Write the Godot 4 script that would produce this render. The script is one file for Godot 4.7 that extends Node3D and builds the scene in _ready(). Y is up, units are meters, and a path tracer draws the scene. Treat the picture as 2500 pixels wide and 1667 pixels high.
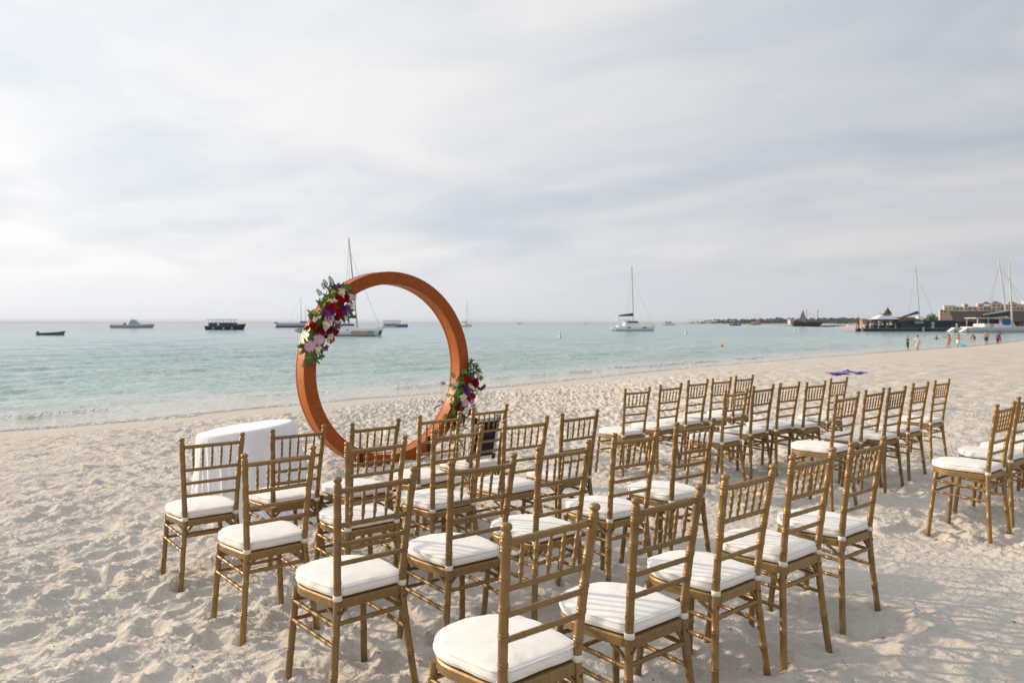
extends Node3D
# A beach set for a wedding: gold chairs, a round wooden arch with flowers, moored boats beyond.
# x right, y up, -z away from the camera; y = 0 is the dry sand between the rows, the sea lies at SEA.

const SEA := -1.18
const ORD := ["leftmost", "second from left", "middle", "fourth from left", "rightmost"]
var rng := RandomNumberGenerator.new()
var names := {}
var M := {}
var profile := PackedFloat32Array()
var shore := [[-400.0, -365.0], [-40.0, -8.0], [-25.0, 7.0], [-12.6, 19.6], [-10.2, 22.0], [-7.2, 26.0], [-5.2, 28.2], [-2.5, 30.7], [0.1, 34.0], [4.9, 40.2], [11.3, 48.4], [19.5, 57.2], [38.1, 76.4], [52.2, 90.4], [76.5, 118.7], [112.0, 152.0], [150.0, 205.0], [185.0, 330.0], [230.0, 700.0], [700.0, 1300.0], [9000.0, 9000.0]]

# ------------------------------------------------------------------ helpers
func numbered(called: String) -> String:
	if not names.has(called):
		names[called] = 0
		return called
	names[called] += 1
	return "%s_%03d" % [called, names[called]]

func thing(called: String, label: String, category: String, at := Vector3.ZERO, turn := 0.0, group := "") -> Node3D:
	var o := Node3D.new()
	o.name = numbered(called)
	add_child(o)
	o.position = at
	o.rotation.y = turn
	tag(o, label, category, group)
	return o

func tag(o: Node, label: String, category: String, group := "") -> void:
	o.set_meta("label", label)
	o.set_meta("category", category)
	if group != "":
		o.set_meta("group", group)

func put(called: String, mesh: Mesh, mat: Material, parent: Node) -> MeshInstance3D:
	var o := MeshInstance3D.new()
	o.name = called if parent != self else numbered(called)
	o.mesh = mesh
	o.material_override = null
	if mat:
		if mesh is PrimitiveMesh:
			o.material_override = mat
		else:
			mesh.surface_set_material(0, mat)
			o.set_surface_override_material(0, mat)
	parent.add_child(o, true)
	return o

func part(called: String, st: SurfaceTool, mat: Material, parent: Node) -> MeshInstance3D:
	return put(called, done(st), mat, parent)

func done(st: SurfaceTool) -> ArrayMesh:
	st.generate_normals()
	return st.commit()

func news(smooth := true) -> SurfaceTool:
	var st := SurfaceTool.new()
	st.begin(Mesh.PRIMITIVE_TRIANGLES)
	st.set_smooth_group(0 if smooth else -1)
	return st

func tri(st: SurfaceTool, a: Vector3, b: Vector3, c: Vector3) -> void:   # a, b, c run counter-clockwise seen from outside
	st.add_vertex(a)
	st.add_vertex(c)
	st.add_vertex(b)

func quad(st: SurfaceTool, a: Vector3, b: Vector3, c: Vector3, d: Vector3) -> void:
	tri(st, a, b, c)
	tri(st, a, c, d)

func box(st: SurfaceTool, c: Vector3, s: Vector3, basis := Basis()) -> void:
	st.set_smooth_group(-1)
	var h := s * 0.5
	var p := []
	for i in 8:
		p.append(c + basis * Vector3(h.x if i & 1 else -h.x, h.y if i & 2 else -h.y, h.z if i & 4 else -h.z))
	quad(st, p[4], p[5], p[7], p[6])
	quad(st, p[1], p[0], p[2], p[3])
	quad(st, p[5], p[1], p[3], p[7])
	quad(st, p[0], p[4], p[6], p[2])
	quad(st, p[6], p[7], p[3], p[2])
	quad(st, p[0], p[1], p[5], p[4])

# rings of points, each ring counter-clockwise seen from the side the rings advance to
func loft(st: SurfaceTool, rings: Array, caps := true, closed := true) -> void:
	for i in rings.size() - 1:
		var a = rings[i]
		var b = rings[i + 1]
		var n: int = a.size()
		for j in (n if closed else n - 1):
			var k := (j + 1) % n
			quad(st, a[j], a[k], b[k], b[j])
	if caps:
		st.set_smooth_group(-1)
		fan(st, rings[0], true)
		fan(st, rings[-1], false)

func fan(st: SurfaceTool, ring, flip: bool) -> void:
	var c := Vector3.ZERO
	for p in ring:
		c += p
	c /= ring.size()
	for j in ring.size():
		var k: int = (j + 1) % ring.size()
		if flip:
			tri(st, c, ring[k], ring[j])
		else:
			tri(st, c, ring[j], ring[k])

func tube(st: SurfaceTool, pts: Array, rads: Array, sides := 8, caps := true, squash := 1.0) -> void:
	st.set_smooth_group(0)
	var rings := []
	var up := Vector3.UP
	for i in pts.size():
		var d: Vector3 = (pts[mini(i + 1, pts.size() - 1)] - pts[maxi(i - 1, 0)]).normalized()
		if absf(d.dot(up)) > 0.95:
			up = Vector3(0, 0, 1) if absf(d.z) < 0.7 else Vector3(1, 0, 0)
		var a := d.cross(up).normalized()
		var b := a.cross(d).normalized()
		up = b
		var ring := PackedVector3Array()
		for j in sides:
			var t := TAU * j / sides
			ring.append(pts[i] + (a * cos(t) - b * sin(t) * squash) * -rads[i])
		rings.append(ring)
	if (rings[0][0] - pts[0]).cross(rings[0][1] - pts[0]).dot(pts[1] - pts[0]) < 0:
		for r in rings:
			r.reverse()
	loft(st, rings, caps)

func line(st: SurfaceTool, a: Vector3, b: Vector3, r: float, sides := 6) -> void:
	tube(st, [a, b], [r, r], sides)

func lathe(st: SurfaceTool, prof: Array, sides := 16, at := Vector3.ZERO, basis := Basis(), caps := true) -> void:
	st.set_smooth_group(0)
	var rings := []
	for p in prof:
		var ring := PackedVector3Array()
		for j in sides:
			var t := -TAU * j / sides
			ring.append(at + basis * Vector3(cos(t) * p[0], p[1], sin(t) * p[0]))
		rings.append(ring)
	loft(st, rings, caps)

func ball(st: SurfaceTool, c: Vector3, r: Vector3, sides := 10, rows := 6) -> void:
	st.set_smooth_group(0)
	var rings := []
	for i in rows + 1:
		var a := -PI / 2 + PI * i / rows
		var ring := PackedVector3Array()
		for j in sides:
			var t := -TAU * j / sides
			ring.append(c + Vector3(cos(t) * maxf(cos(a), 0.01) * r.x, sin(a) * r.y, sin(t) * maxf(cos(a), 0.01) * r.z))
		rings.append(ring)
	loft(st, rings, true)

# a bamboo-turned stick along a path: pairs of raised rings at the given lengths
func bamboo(st: SurfaceTool, path: Callable, length: float, r: float, marks: Array, sides := 10, high := 1.14, ends := []) -> void:
	var stops := [[0.0, 1.0], [length, 1.0]]
	var n := int(ceil(length / 0.05))
	for i in range(1, n):
		stops.append([length * i / n, 1.0])
	for m in marks:
		stops = stops.filter(func(s): return absf(s[0] - m) > 0.011 or s[0] == 0.0 or s[0] == length)
		for e in [[-0.0085, 1.0], [-0.0065, high], [-0.003, high], [-0.001, 0.97], [0.001, 0.97], [0.003, high], [0.0065, high], [0.0085, 1.0]]:
			stops.append([m + e[0], e[1]])
	stops.append_array(ends)
	stops.sort_custom(func(a, b): return a[0] < b[0])
	var pts := []
	var rads := []
	for s in stops:
		pts.append(path.call(s[0]))
		rads.append(r * s[1])
	tube(st, pts, rads, sides)

func stick(st: SurfaceTool, a: Vector3, b: Vector3, r: float, marks: Array, sides := 8, high := 1.16) -> void:
	var l := a.distance_to(b)
	bamboo(st, func(t): return a.lerp(b, t / l), l, r, marks.map(func(m): return m * l), sides, high)

func mat(c: Color, rough := 0.8, metal := 0.0, spec := 0.5) -> StandardMaterial3D:   # c is a linear colour
	var m := StandardMaterial3D.new()
	m.albedo_color = c.linear_to_srgb()
	m.roughness = rough
	m.metallic = metal
	m.metallic_specular = spec
	return m

func noise(kind: int, freq: float, octaves := 4, s := 1) -> FastNoiseLite:
	var n := FastNoiseLite.new()
	n.noise_type = kind
	n.frequency = freq
	n.fractal_octaves = octaves
	n.seed = s
	return n

func noise_tex(n: FastNoiseLite, size: int, lo: Color, hi: Color, normal := false, strength := 4.0) -> NoiseTexture2D:
	var t := NoiseTexture2D.new()
	t.width = size
	t.height = size
	t.seamless = true
	t.seamless_blend_skirt = 0.3
	t.noise = n
	if normal:
		t.as_normal_map = true
		t.bump_strength = strength
	else:
		var g := Gradient.new()
		g.set_color(0, lo.linear_to_srgb())
		g.set_color(1, hi.linear_to_srgb())
		t.color_ramp = g
	return t

# ------------------------------------------------------------------ the lie of the land
func shore_at(zd: float) -> Vector2:   # x of the waterline at that distance, and the cosine that turns a step in x into a step inland
	var k := 1
	while k < shore.size() - 1 and shore[k][1] < zd:
		k += 1
	var a = shore[k - 1]
	var b = shore[k]
	var t: float = clampf((zd - a[1]) / (b[1] - a[1]), 0.0, 1.0)
	var m: float = (b[0] - a[0]) / (b[1] - a[1])
	var m0: float = m
	if k > 1:
		m0 = (a[0] - shore[k - 2][0]) / (a[1] - shore[k - 2][1])
	m = lerpf((m + m0) * 0.5, m, t)
	return Vector2(lerpf(a[0], b[0], t), 1.0 / sqrt(1.0 + m * m))

func make_profile() -> void:
	var nodes := [[-300.0, -14.0], [-60.0, -4.5], [-15.0, -2.3], [-4.0, -1.5], [0.0, -1.18], [6.0, -0.66], [10.0, -0.34], [14.0, -0.12], [17.0, -0.05], [20.0, 0.0], [23.0, 0.035], [40.0, 0.1], [300.0, 0.8]]
	var raw := PackedFloat32Array()
	for i in 2401:   # s from -300 to 300, every 0.25
		var s := -300.0 + i * 0.25
		var k := 1
		while nodes[k][0] < s and k < nodes.size() - 1:
			k += 1
		raw.append(lerpf(nodes[k - 1][1], nodes[k][1], (s - nodes[k - 1][0]) / (nodes[k][0] - nodes[k - 1][0])))
	for i in raw.size():
		var t := 0.0
		for j in range(-5, 6):
			t += raw[clampi(i + j, 0, raw.size() - 1)]
		profile.append(t / 11.0)

func beach(s: float) -> float:
	var f := clampf((s + 300.0) / 0.25, 0.0, 2399.0)
	var i := int(f)
	return lerpf(profile[i], profile[i + 1], f - i)

func ground(x: float, zd: float) -> float:
	var sh := shore_at(zd)
	return beach((x - sh.x) * sh.y)
var seats := [   # x, y, distance, heading, block-row-place
	[-1.825, -0.065, 4.793, -0.675, "L11"],
	[-1.400, -0.057, 5.103, -0.728, "L12"],
	[-0.928, -0.022, 5.168, -0.780, "L13"],
	[-0.537, -0.019, 5.551, -0.772, "L14"],
	[-0.210, -0.015, 6.040, -0.817, "L15"],
	[-1.184, -0.019, 3.973, -0.712, "L21"],
	[-0.778, -0.028, 4.418, -0.677, "L22"],
	[-0.354, -0.013, 4.786, -0.700, "L23"],
	[0.057, -0.002, 5.161, -0.683, "L24"],
	[0.449, -0.012, 5.618, -0.735, "L25"],
	[-0.580, 0.009, 3.229, -0.724, "L31"],
	[-0.170, -0.003, 3.651, -0.683, "L32"],
	[0.234, 0.000, 4.041, -0.723, "L33"],
	[0.650, 0.011, 4.449, -0.704, "L34"],
	[1.080, 0.016, 4.884, -0.690, "L35"],
	[0.091, 0.047, 2.385, -0.701, "L41"],
	[0.524, 0.016, 2.831, -0.711, "L42"],
	[0.936, 0.009, 3.293, -0.726, "L43"],
	[1.316, 0.033, 3.597, -0.716, "L44"],
	[1.767, 0.020, 4.064, -0.723, "L45"],
	[1.251, -0.051, 8.143, -0.661, "R11"],
	[1.634, -0.030, 8.382, -0.732, "R12"],
	[1.978, -0.004, 8.632, -0.760, "R13"],
	[2.316, -0.002, 8.920, -0.738, "R14"],
	[2.686, -0.001, 9.322, -0.730, "R15"],
	[2.032, 0.002, 7.331, -0.734, "R21"],
	[2.486, -0.010, 7.965, -0.724, "R22"],
	[2.809, 0.004, 8.174, -0.707, "R23"],
	[3.134, 0.002, 8.304, -0.687, "R24"],
	[3.609, 0.001, 8.866, -0.705, "R25"],
	[2.708, 0.040, 6.522, -0.697, "R31"],
	[3.324, 0.001, 7.379, -0.713, "R32"],
	[3.514, 0.023, 7.345, -0.739, "R33"],
	[3.956, 0.030, 7.784, -0.732, "R34"],
	[4.788, -0.024, 8.930, -0.684, "R35"],
	[3.427, 0.051, 5.608, -0.722, "R41"],
	[3.861, 0.061, 6.044, -0.704, "R42"],
	[4.270, 0.050, 6.420, -0.710, "R43"],
	[4.700, 0.050, 6.780, -0.710, "R44"],
	[5.100, 0.050, 7.150, -0.710, "R45"],
]

# ------------------------------------------------------------------ the script
func _ready() -> void:
	rng.seed = 7
	make_profile()
	make_camera()
	make_sky()
	make_materials()
	make_sand()
	make_sea()
	make_far_shore()
	make_hotel()
	make_pier()
	make_boats()
	make_people()
	make_arch()
	make_table()
	make_chairs()
	make_flowers()
	make_small_things()

func make_camera() -> void:
	var c := Camera3D.new()
	c.name = "camera"
	c.position = Vector3(0, 1.517, 0)
	c.rotation_degrees = Vector3(-1.338, 0, 0)
	c.near = 0.05
	c.far = 20000.0
	c.fov = 46.5
	var a := CameraAttributesPhysical.new()
	a.frustum_focal_length = 27.93
	a.frustum_focus_distance = 3.7
	a.frustum_near = 0.05
	a.frustum_far = 20000.0
	a.exposure_aperture = 5.6
	c.attributes = a
	add_child(c)
	c.current = true

func make_sky() -> void:
	var sun := DirectionalLight3D.new()
	sun.name = "sun"
	var to_sun := Vector3(-cos(deg_to_rad(18.0)) * 0.93, sin(deg_to_rad(18.0)), -cos(deg_to_rad(18.0)) * 0.367)
	sun.basis = Basis.looking_at(-to_sun)
	sun.light_energy = 1.05
	sun.light_color = Color(1.0, 0.90, 0.78)
	sun.light_angular_distance = 1.0
	sun.shadow_enabled = true
	add_child(sun)
	var w := 2048
	var h := 1024
	var streak := noise(FastNoiseLite.TYPE_SIMPLEX, 0.8, 6, 11)
	var wide := noise(FastNoiseLite.TYPE_SIMPLEX, 0.16, 3, 23)
	var px := PackedFloat32Array()
	px.resize(w * h * 3)
	var sd := to_sun.normalized()
	for j in h:
		var el := PI * (0.5 - (j + 0.5) / h)
		if el < -0.03:
			continue
		for i in w:
			var az := wrapf(TAU * (i + 0.5) / w, -PI, PI)   # the panorama's left edge lies straight ahead
			var d := Vector3(sin(az) * cos(el), sin(el), -cos(az) * cos(el))
			var ang := rad_to_deg(acos(clampf(d.dot(sd), -1.0, 1.0)))
			var elv := maxf(rad_to_deg(el), 0.0)
			# a sheet of high cloud, brighter towards the hidden sun
			var l := 0.36 + 0.45 * exp(-pow(ang / 80.0, 1.9)) + 0.8 * exp(-pow(ang / 15.0, 2.0))
			l += 0.10 * smoothstep(22.0, 60.0, elv)
			var q := d / (maxf(d.y, 0.0) + 0.13)
			var bend := wide.get_noise_3d(q.x * 2.2, q.z * 2.2, 9.0) * 0.9
			var a := streak.get_noise_3d(q.x * 0.6 + q.z * 0.25 + bend, q.z * 1.0 - q.x * 0.42 + bend * 0.6, 0.0)
			var b := wide.get_noise_3d(q.x * 0.6, q.z * 1.3 - q.x * 0.3, 4.0)
			var thick := clampf(0.76 + 1.1 * a + 0.6 * b + 0.25 * streak.get_noise_3d(q.x * 2.1 + a, q.z * 3.6 - q.x * 1.2, 30.0), 0.0, 1.15)
			var fade := smoothstep(0.5, 6.0, elv)
			thick = lerpf(0.68, thick, fade)
			var azd := rad_to_deg(az)
			thick += 0.32 * exp(-pow((azd - 22.0) / 17.0, 2.0) - pow((elv - 4.6 - 0.03 * azd) / 1.0, 2.0))   # pale band low on the right
			thick += 0.4 * exp(-pow((azd + 24.0) / 16.0, 2.0) - pow((elv - 4.6) / 1.9, 2.0))                  # cloud bank low on the left
			thick -= 0.5 * exp(-pow((azd + 33.0) / 5.0, 2.0) - pow((elv - 14.5) / 1.1, 2.0))                  # grey gap on the left
			thick -= 0.4 * exp(-pow((azd - 29.0) / 7.0, 2.0) - pow((elv - 20.5) / 1.6, 2.0))
			thick -= 0.5 * exp(-pow((azd - 34.0) / 12.0, 2.0) - pow((elv - 26.0) / 4.0, 2.0))
			var warm := exp(-pow(ang / 75.0, 2.0))
			var white := Color(1.0, 0.985, 0.975).lerp(Color(0.965, 0.98, 1.03), 1.0 - warm)
			var blue := Color(0.86, 0.91, 0.96).lerp(Color(0.74, 0.83, 0.96), 1.0 - warm)
			var c := blue.lerp(white * 1.06, clampf(thick, 0.0, 1.2))
			var o := (j * w + i) * 3
			px[o] = c.r * l
			px[o + 1] = c.g * l
			px[o + 2] = c.b * l
	var im := Image.create_from_data(w, h, false, Image.FORMAT_RGBF, px.to_byte_array())
	var sm := PanoramaSkyMaterial.new()
	sm.panorama = ImageTexture.create_from_image(im)
	var sky := Sky.new()
	sky.sky_material = sm
	var e := Environment.new()
	e.background_mode = Environment.BG_SKY
	e.sky = sky
	e.tonemap_mode = Environment.TONE_MAPPER_LINEAR
	e.tonemap_exposure = 1.32
	e.fog_enabled = true
	e.fog_density = 0.00006
	e.fog_light_color = Color(0.9, 0.93, 0.97)
	e.sdfgi_enabled = true
	e.ssao_enabled = true
	e.ssil_enabled = true
	var we := WorldEnvironment.new()
	we.name = "surroundings"
	we.environment = e
	add_child(we)

func make_materials() -> void:
	var g := mat(Color(0.325, 0.21, 0.088), 0.45, 0.45)
	g.albedo_texture = noise_tex(noise(FastNoiseLite.TYPE_SIMPLEX, 0.02, 4, 3), 256, Color(0.72, 0.68, 0.62), Color(1, 1, 1))
	g.uv1_triplanar = true
	g.uv1_scale = Vector3(9, 1.6, 9)
	g.normal_enabled = true
	g.normal_texture = noise_tex(noise(FastNoiseLite.TYPE_SIMPLEX, 0.03, 3, 5), 256, Color.BLACK, Color.WHITE, true, 1.5)
	g.normal_scale = 0.25
	M.gold = g
	for k in 2:
		var o := g.duplicate()
		o.albedo_color = [Color(0.295, 0.19, 0.082), Color(0.355, 0.225, 0.09)][k].linear_to_srgb()
		o.roughness = [0.56, 0.44][k]
		M["gold%d" % (k + 1)] = o
	M.groove = mat(Color(0.03, 0.018, 0.008), 0.8)
	var f := mat(Color(0.85, 0.825, 0.78), 0.9)
	f.normal_enabled = true
	f.normal_texture = noise_tex(noise(FastNoiseLite.TYPE_SIMPLEX, 0.008, 4, 9), 512, Color.BLACK, Color.WHITE, true, 5.0)
	f.normal_scale = 0.32
	f.uv1_triplanar = true
	f.uv1_world_triplanar = true
	f.uv1_scale = Vector3(2.3, 2.3, 2.3)
	M.cushion = f
	M.strap = mat(Color(0.76, 0.73, 0.64), 0.9)
	M.cloth = mat(Color(0.80, 0.80, 0.83), 0.85)
	M.white = mat(Color(0.78, 0.79, 0.80), 0.35)
	M.greyhull = mat(Color(0.42, 0.46, 0.52), 0.5)
	M.navy = mat(Color(0.014, 0.035, 0.065), 0.6)
	M.blue = mat(Color(0.02, 0.09, 0.24), 0.5)
	M.teal = mat(Color(0.012, 0.05, 0.055), 0.7)
	M.dark = mat(Color(0.015, 0.016, 0.02), 0.5)
	M.glass = mat(Color(0.02, 0.025, 0.03), 0.12)
	M.spar = mat(Color(0.30, 0.34, 0.36), 0.45)
	M.palespar = mat(Color(0.55, 0.55, 0.53), 0.5)
	M.wire = mat(Color(0.2, 0.21, 0.22), 0.5)
	M.black = mat(Color(0.008, 0.008, 0.008), 0.55)
	M.brown = mat(Color(0.11, 0.045, 0.02), 0.8)
	M.tan = mat(Color(0.42, 0.27, 0.16), 0.8)
	M.rubber = mat(Color(0.10, 0.12, 0.13), 0.6)
	M.red = mat(Color(0.55, 0.04, 0.03), 0.5)
	M.orange = mat(Color(0.62, 0.13, 0.06), 0.5)
	var v := mat(Color(1, 1, 1), 0.75)
	v.vertex_color_use_as_albedo = true
	M.vertex = v

# ------------------------------------------------------------------ sand
func steps(lo: float, hi: float, from: float, to: float, fine: float, grow: float, most: float) -> PackedFloat32Array:
	var left := []
	var s := fine
	var p := from
	while p > lo:
		p -= s
		left.append(p)
		s = minf(s * grow, most)
	left.reverse()
	var out := PackedFloat32Array(left)
	p = from
	while p < to:
		out.append(p)
		p += fine
	s = fine
	while p < hi:
		out.append(p)
		p += s
		s = minf(s * grow, most)
	return out

func aisle(x: float, zd: float) -> float:   # 1 on the raked walk between the two blocks of chairs and behind the last row
	var off := absf((x - 2.45) * 0.74 + (zd - 4.83) * 0.68)
	var a := 1.0 - smoothstep(0.5, 0.95, off)
	var along := (x - 2.45) * -0.68 + (zd - 4.83) * 0.74
	a *= 1.0 - smoothstep(3.6, 5.5, along)
	var behind := smoothstep(0.0, 0.6, (x - 1.9) * 0.65 - (zd - 4.0) * 0.76) * smoothstep(0.6, 1.4, x)
	return maxf(a, behind * 0.86)

var sand_x := PackedFloat32Array()
var sand_z := PackedFloat32Array()
var sand_h := PackedFloat32Array()

func sand_y(x: float, zd: float) -> float:
	return sand_h[sand_z.bsearch(zd) * sand_x.size() + sand_x.bsearch(x)]

func make_sand() -> void:
	var xs := steps(-70.0, 260.0, -3.4, 3.7, 0.022, 1.016, 6.0)
	var zs := steps(-14.0, 520.0, 2.2, 5.6, 0.019, 1.0105, 6.0)
	var nx := xs.size()
	var nz := zs.size()
	var cells := noise(FastNoiseLite.TYPE_CELLULAR, 3.9, 1, 5)
	cells.fractal_type = FastNoiseLite.FRACTAL_NONE
	cells.cellular_distance_function = FastNoiseLite.DISTANCE_EUCLIDEAN
	cells.cellular_return_type = FastNoiseLite.RETURN_DISTANCE
	cells.cellular_jitter = 1.0
	var cells2 := cells.duplicate()
	cells2.frequency = 8.0
	cells2.seed = 77
	var warp := noise(FastNoiseLite.TYPE_SIMPLEX, 1.5, 2, 8)
	var swell := noise(FastNoiseLite.TYPE_SIMPLEX, 0.5, 2, 12)
	var lump := noise(FastNoiseLite.TYPE_SIMPLEX, 7.0, 3, 31)
	var crumb := noise(FastNoiseLite.TYPE_SIMPLEX, 26.0, 2, 44)
	var rake := noise(FastNoiseLite.TYPE_SIMPLEX, 1.0, 2, 51)
	var hs := PackedFloat32Array()
	hs.resize(nx * nz)
	var ss := PackedFloat32Array()
	ss.resize(nx * nz)
	for j in nz:
		var zd := zs[j]
		var sh := shore_at(zd)
		var dz := zs[mini(j + 1, nz - 1)] - zs[maxi(j - 1, 0)]
		for i in nx:
			var x := xs[i]
			var s := (x - sh.x) * sh.y
			ss[j * nx + i] = s
			if s < -14.0:
				continue
			var wide := maxf(dz, xs[mini(i + 1, nx - 1)] - xs[maxi(i - 1, 0)]) * 0.5
			var dry := smoothstep(2.0, 6.5, s)
			var a := aisle(x, zd) if zd < 12.0 else 0.0
			var rough := dry * (1.0 - 0.9 * a) + 0.04
			var h := 0.0
			if wide < 0.7:
				var wx := warp.get_noise_2d(x, zd)
				var wz := warp.get_noise_2d(x + 40.0, zd)
				# trodden hollows with sharp rims, drawn out a little across the slope
				var u := x * 0.49 + zd * 0.87 + wx * 0.34
				var v := (-x * 0.87 + zd * 0.49) * 1.4 + wz * 0.30
				var f1 := clampf(cells.get_noise_2d(u, v) + 1.0, 0.0, 1.0)
				var hol := f1 * f1 * 0.040 * clampf(1.4 - wide * 2.4, 0.0, 1.0) * (0.55 + 0.9 * clampf(wx + 0.5, 0.0, 1.0))
				if wide < 0.2:
					var f2 := clampf(cells2.get_noise_2d(u + wz * 0.12, v + wx * 0.12) + 1.0, 0.0, 1.0)
					hol += f2 * f2 * 0.020 * (0.4 + clampf(wz + 0.5, 0.0, 1.0)) * clampf(1.6 - wide * 8.0, 0.0, 1.0)
					h += lump.get_noise_2d(x, zd) * 0.006 * (rough * 0.8 + 0.2) * clampf(1.5 - wide * 8.0, 0.0, 1.0)
					if wide < 0.05:
						var cr := crumb.get_noise_2d(x, zd)
						h += maxf(cr - 0.08, 0.0) * 0.022 * rough * clampf(wz * 3.0 + 0.35, 0.0, 1.0)
				h += hol * rough
				if a > 0.05:
					h += rake.get_noise_2d((x * 0.74 + zd * 0.68) * 9.0, (x * -0.68 + zd * 0.74) * 0.9) * 0.004 * a
				h += (0.4 - absf(lump.get_noise_2d(u * 0.21, v * 0.21))) * 0.11 * rough * smoothstep(7.0, 16.0, zd) * clampf(1.6 - wide * 2.0, 0.0, 1.0)
			h += swell.get_noise_2d(x, zd) * 0.03 * dry * (1.0 - a * 0.6)
			hs[j * nx + i] = h - 0.022 * rough
	# footprints
	var stamp := RandomNumberGenerator.new()
	stamp.seed = 99
	for n in 1900:
		var zd := 2.3 + 11.5 * pow(stamp.randf(), 0.8)
		var x := stamp.randf_range(-0.72, 0.72) * zd
		var turn := stamp.randf() * TAU
		var deep := stamp.randf_range(0.006, 0.026)
		var a := aisle(x, zd)
		if a > 0.3 and stamp.randf() < 0.93:
			continue
		press(hs, xs, zs, x, zd, turn, stamp.randf_range(0.11, 0.16), stamp.randf_range(0.05, 0.075), deep * (1.0 - 0.5 * a), 0.35)
	# dints and pushed-up rims round the legs of the chairs
	for c in seats:
		var fw := Vector2(sin(c[3]), cos(c[3]))
		var rt := Vector2(fw.y, -fw.x)
		for k in 4:
			var p: Vector2 = Vector2(c[0], c[2]) + rt * (0.19 if k & 1 else -0.19) + fw * (0.37 if k & 2 else -0.03)
			press(hs, xs, zs, p.x, p.y, stamp.randf() * TAU, stamp.randf_range(0.04, 0.06), stamp.randf_range(0.035, 0.05), stamp.randf_range(0.012, 0.022), 0.8)
	var pos := PackedVector3Array()
	var nor := PackedVector3Array()
	var col := PackedColorArray()
	pos.resize(nx * nz)
	nor.resize(nx * nz)
	col.resize(nx * nz)
	for j in nz:
		for i in nx:
			var k := j * nx + i
			hs[k] += beach(ss[k])
	for j in nz:
		for i in nx:
			var k := j * nx + i
			pos[k] = Vector3(xs[i], hs[k], -zs[j])
			var i0 := maxi(i - 1, 0)
			var i1 := mini(i + 1, nx - 1)
			var j0 := maxi(j - 1, 0)
			var j1 := mini(j + 1, nz - 1)
			var gx := (hs[j * nx + i1] - hs[j * nx + i0]) / (xs[i1] - xs[i0])
			var gz := (hs[j1 * nx + i] - hs[j0 * nx + i]) / (zs[j1] - zs[j0])
			nor[k] = Vector3(-gx, 1.0, gz).normalized()
			var wet := 1.0 - smoothstep(0.1, 1.5, ss[k])
			col[k] = Color(0.585, 0.545, 0.49).lerp(Color(0.56, 0.50, 0.42), wet)
	sand_x = xs
	sand_z = zs
	sand_h = hs
	var idx := PackedInt32Array()
	for j in nz - 1:
		for i in nx - 1:
			var k := j * nx + i
			if ss[k] < -13.0 and ss[k + 1] < -13.0 or ss[k] > 260.0:
				continue
			idx.append_array([k, k + nx, k + 1, k + 1, k + nx, k + nx + 1])
	var arr := []
	arr.resize(Mesh.ARRAY_MAX)
	arr[Mesh.ARRAY_VERTEX] = pos
	arr[Mesh.ARRAY_NORMAL] = nor
	arr[Mesh.ARRAY_COLOR] = col
	arr[Mesh.ARRAY_INDEX] = idx
	var mesh := ArrayMesh.new()
	mesh.add_surface_from_arrays(Mesh.PRIMITIVE_TRIANGLES, arr)
	var m := mat(Color(1, 1, 1), 0.95, 0.0, 0.25)
	m.vertex_color_use_as_albedo = true
	m.albedo_texture = noise_tex(noise(FastNoiseLite.TYPE_SIMPLEX, 0.02, 6, 61), 1024, Color(0.86, 0.84, 0.81), Color(1, 1, 1))
	m.uv1_triplanar = true
	m.uv1_world_triplanar = true
	m.uv1_scale = Vector3(0.9, 0.9, 0.9)
	m.normal_enabled = true
	m.normal_texture = noise_tex(noise(FastNoiseLite.TYPE_SIMPLEX, 0.012, 6, 71), 1024, Color.BLACK, Color.WHITE, true, 14.0)
	m.normal_scale = 0.9
	var o := put("sand", mesh, m, self)
	o.set_meta("kind", "structure")

func press(hs: PackedFloat32Array, xs: PackedFloat32Array, zs: PackedFloat32Array, x: float, zd: float, turn: float, long: float, broad: float, deep: float, rim: float) -> void:
	var nx := xs.size()
	var r := long * 1.9
	var i0 := xs.bsearch(x - r)
	var i1 := mini(xs.bsearch(x + r), nx - 1)
	var j0 := zs.bsearch(zd - r)
	var j1 := mini(zs.bsearch(zd + r), zs.size() - 1)
	var c := cos(turn)
	var s := sin(turn)
	for j in range(j0, j1):
		for i in range(i0, i1):
			var dx := xs[i] - x
			var dz := zs[j] - zd
			var u := (dx * c + dz * s) / long
			var v := (-dx * s + dz * c) / broad
			var d := sqrt(u * u + v * v)
			if d > 2.2:
				continue
			var q := d * d
			hs[j * nx + i] += deep * (-exp(-q * q * q * 0.9) + rim * exp(-pow((d - 1.28) * 4.2, 2.0)))

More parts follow.
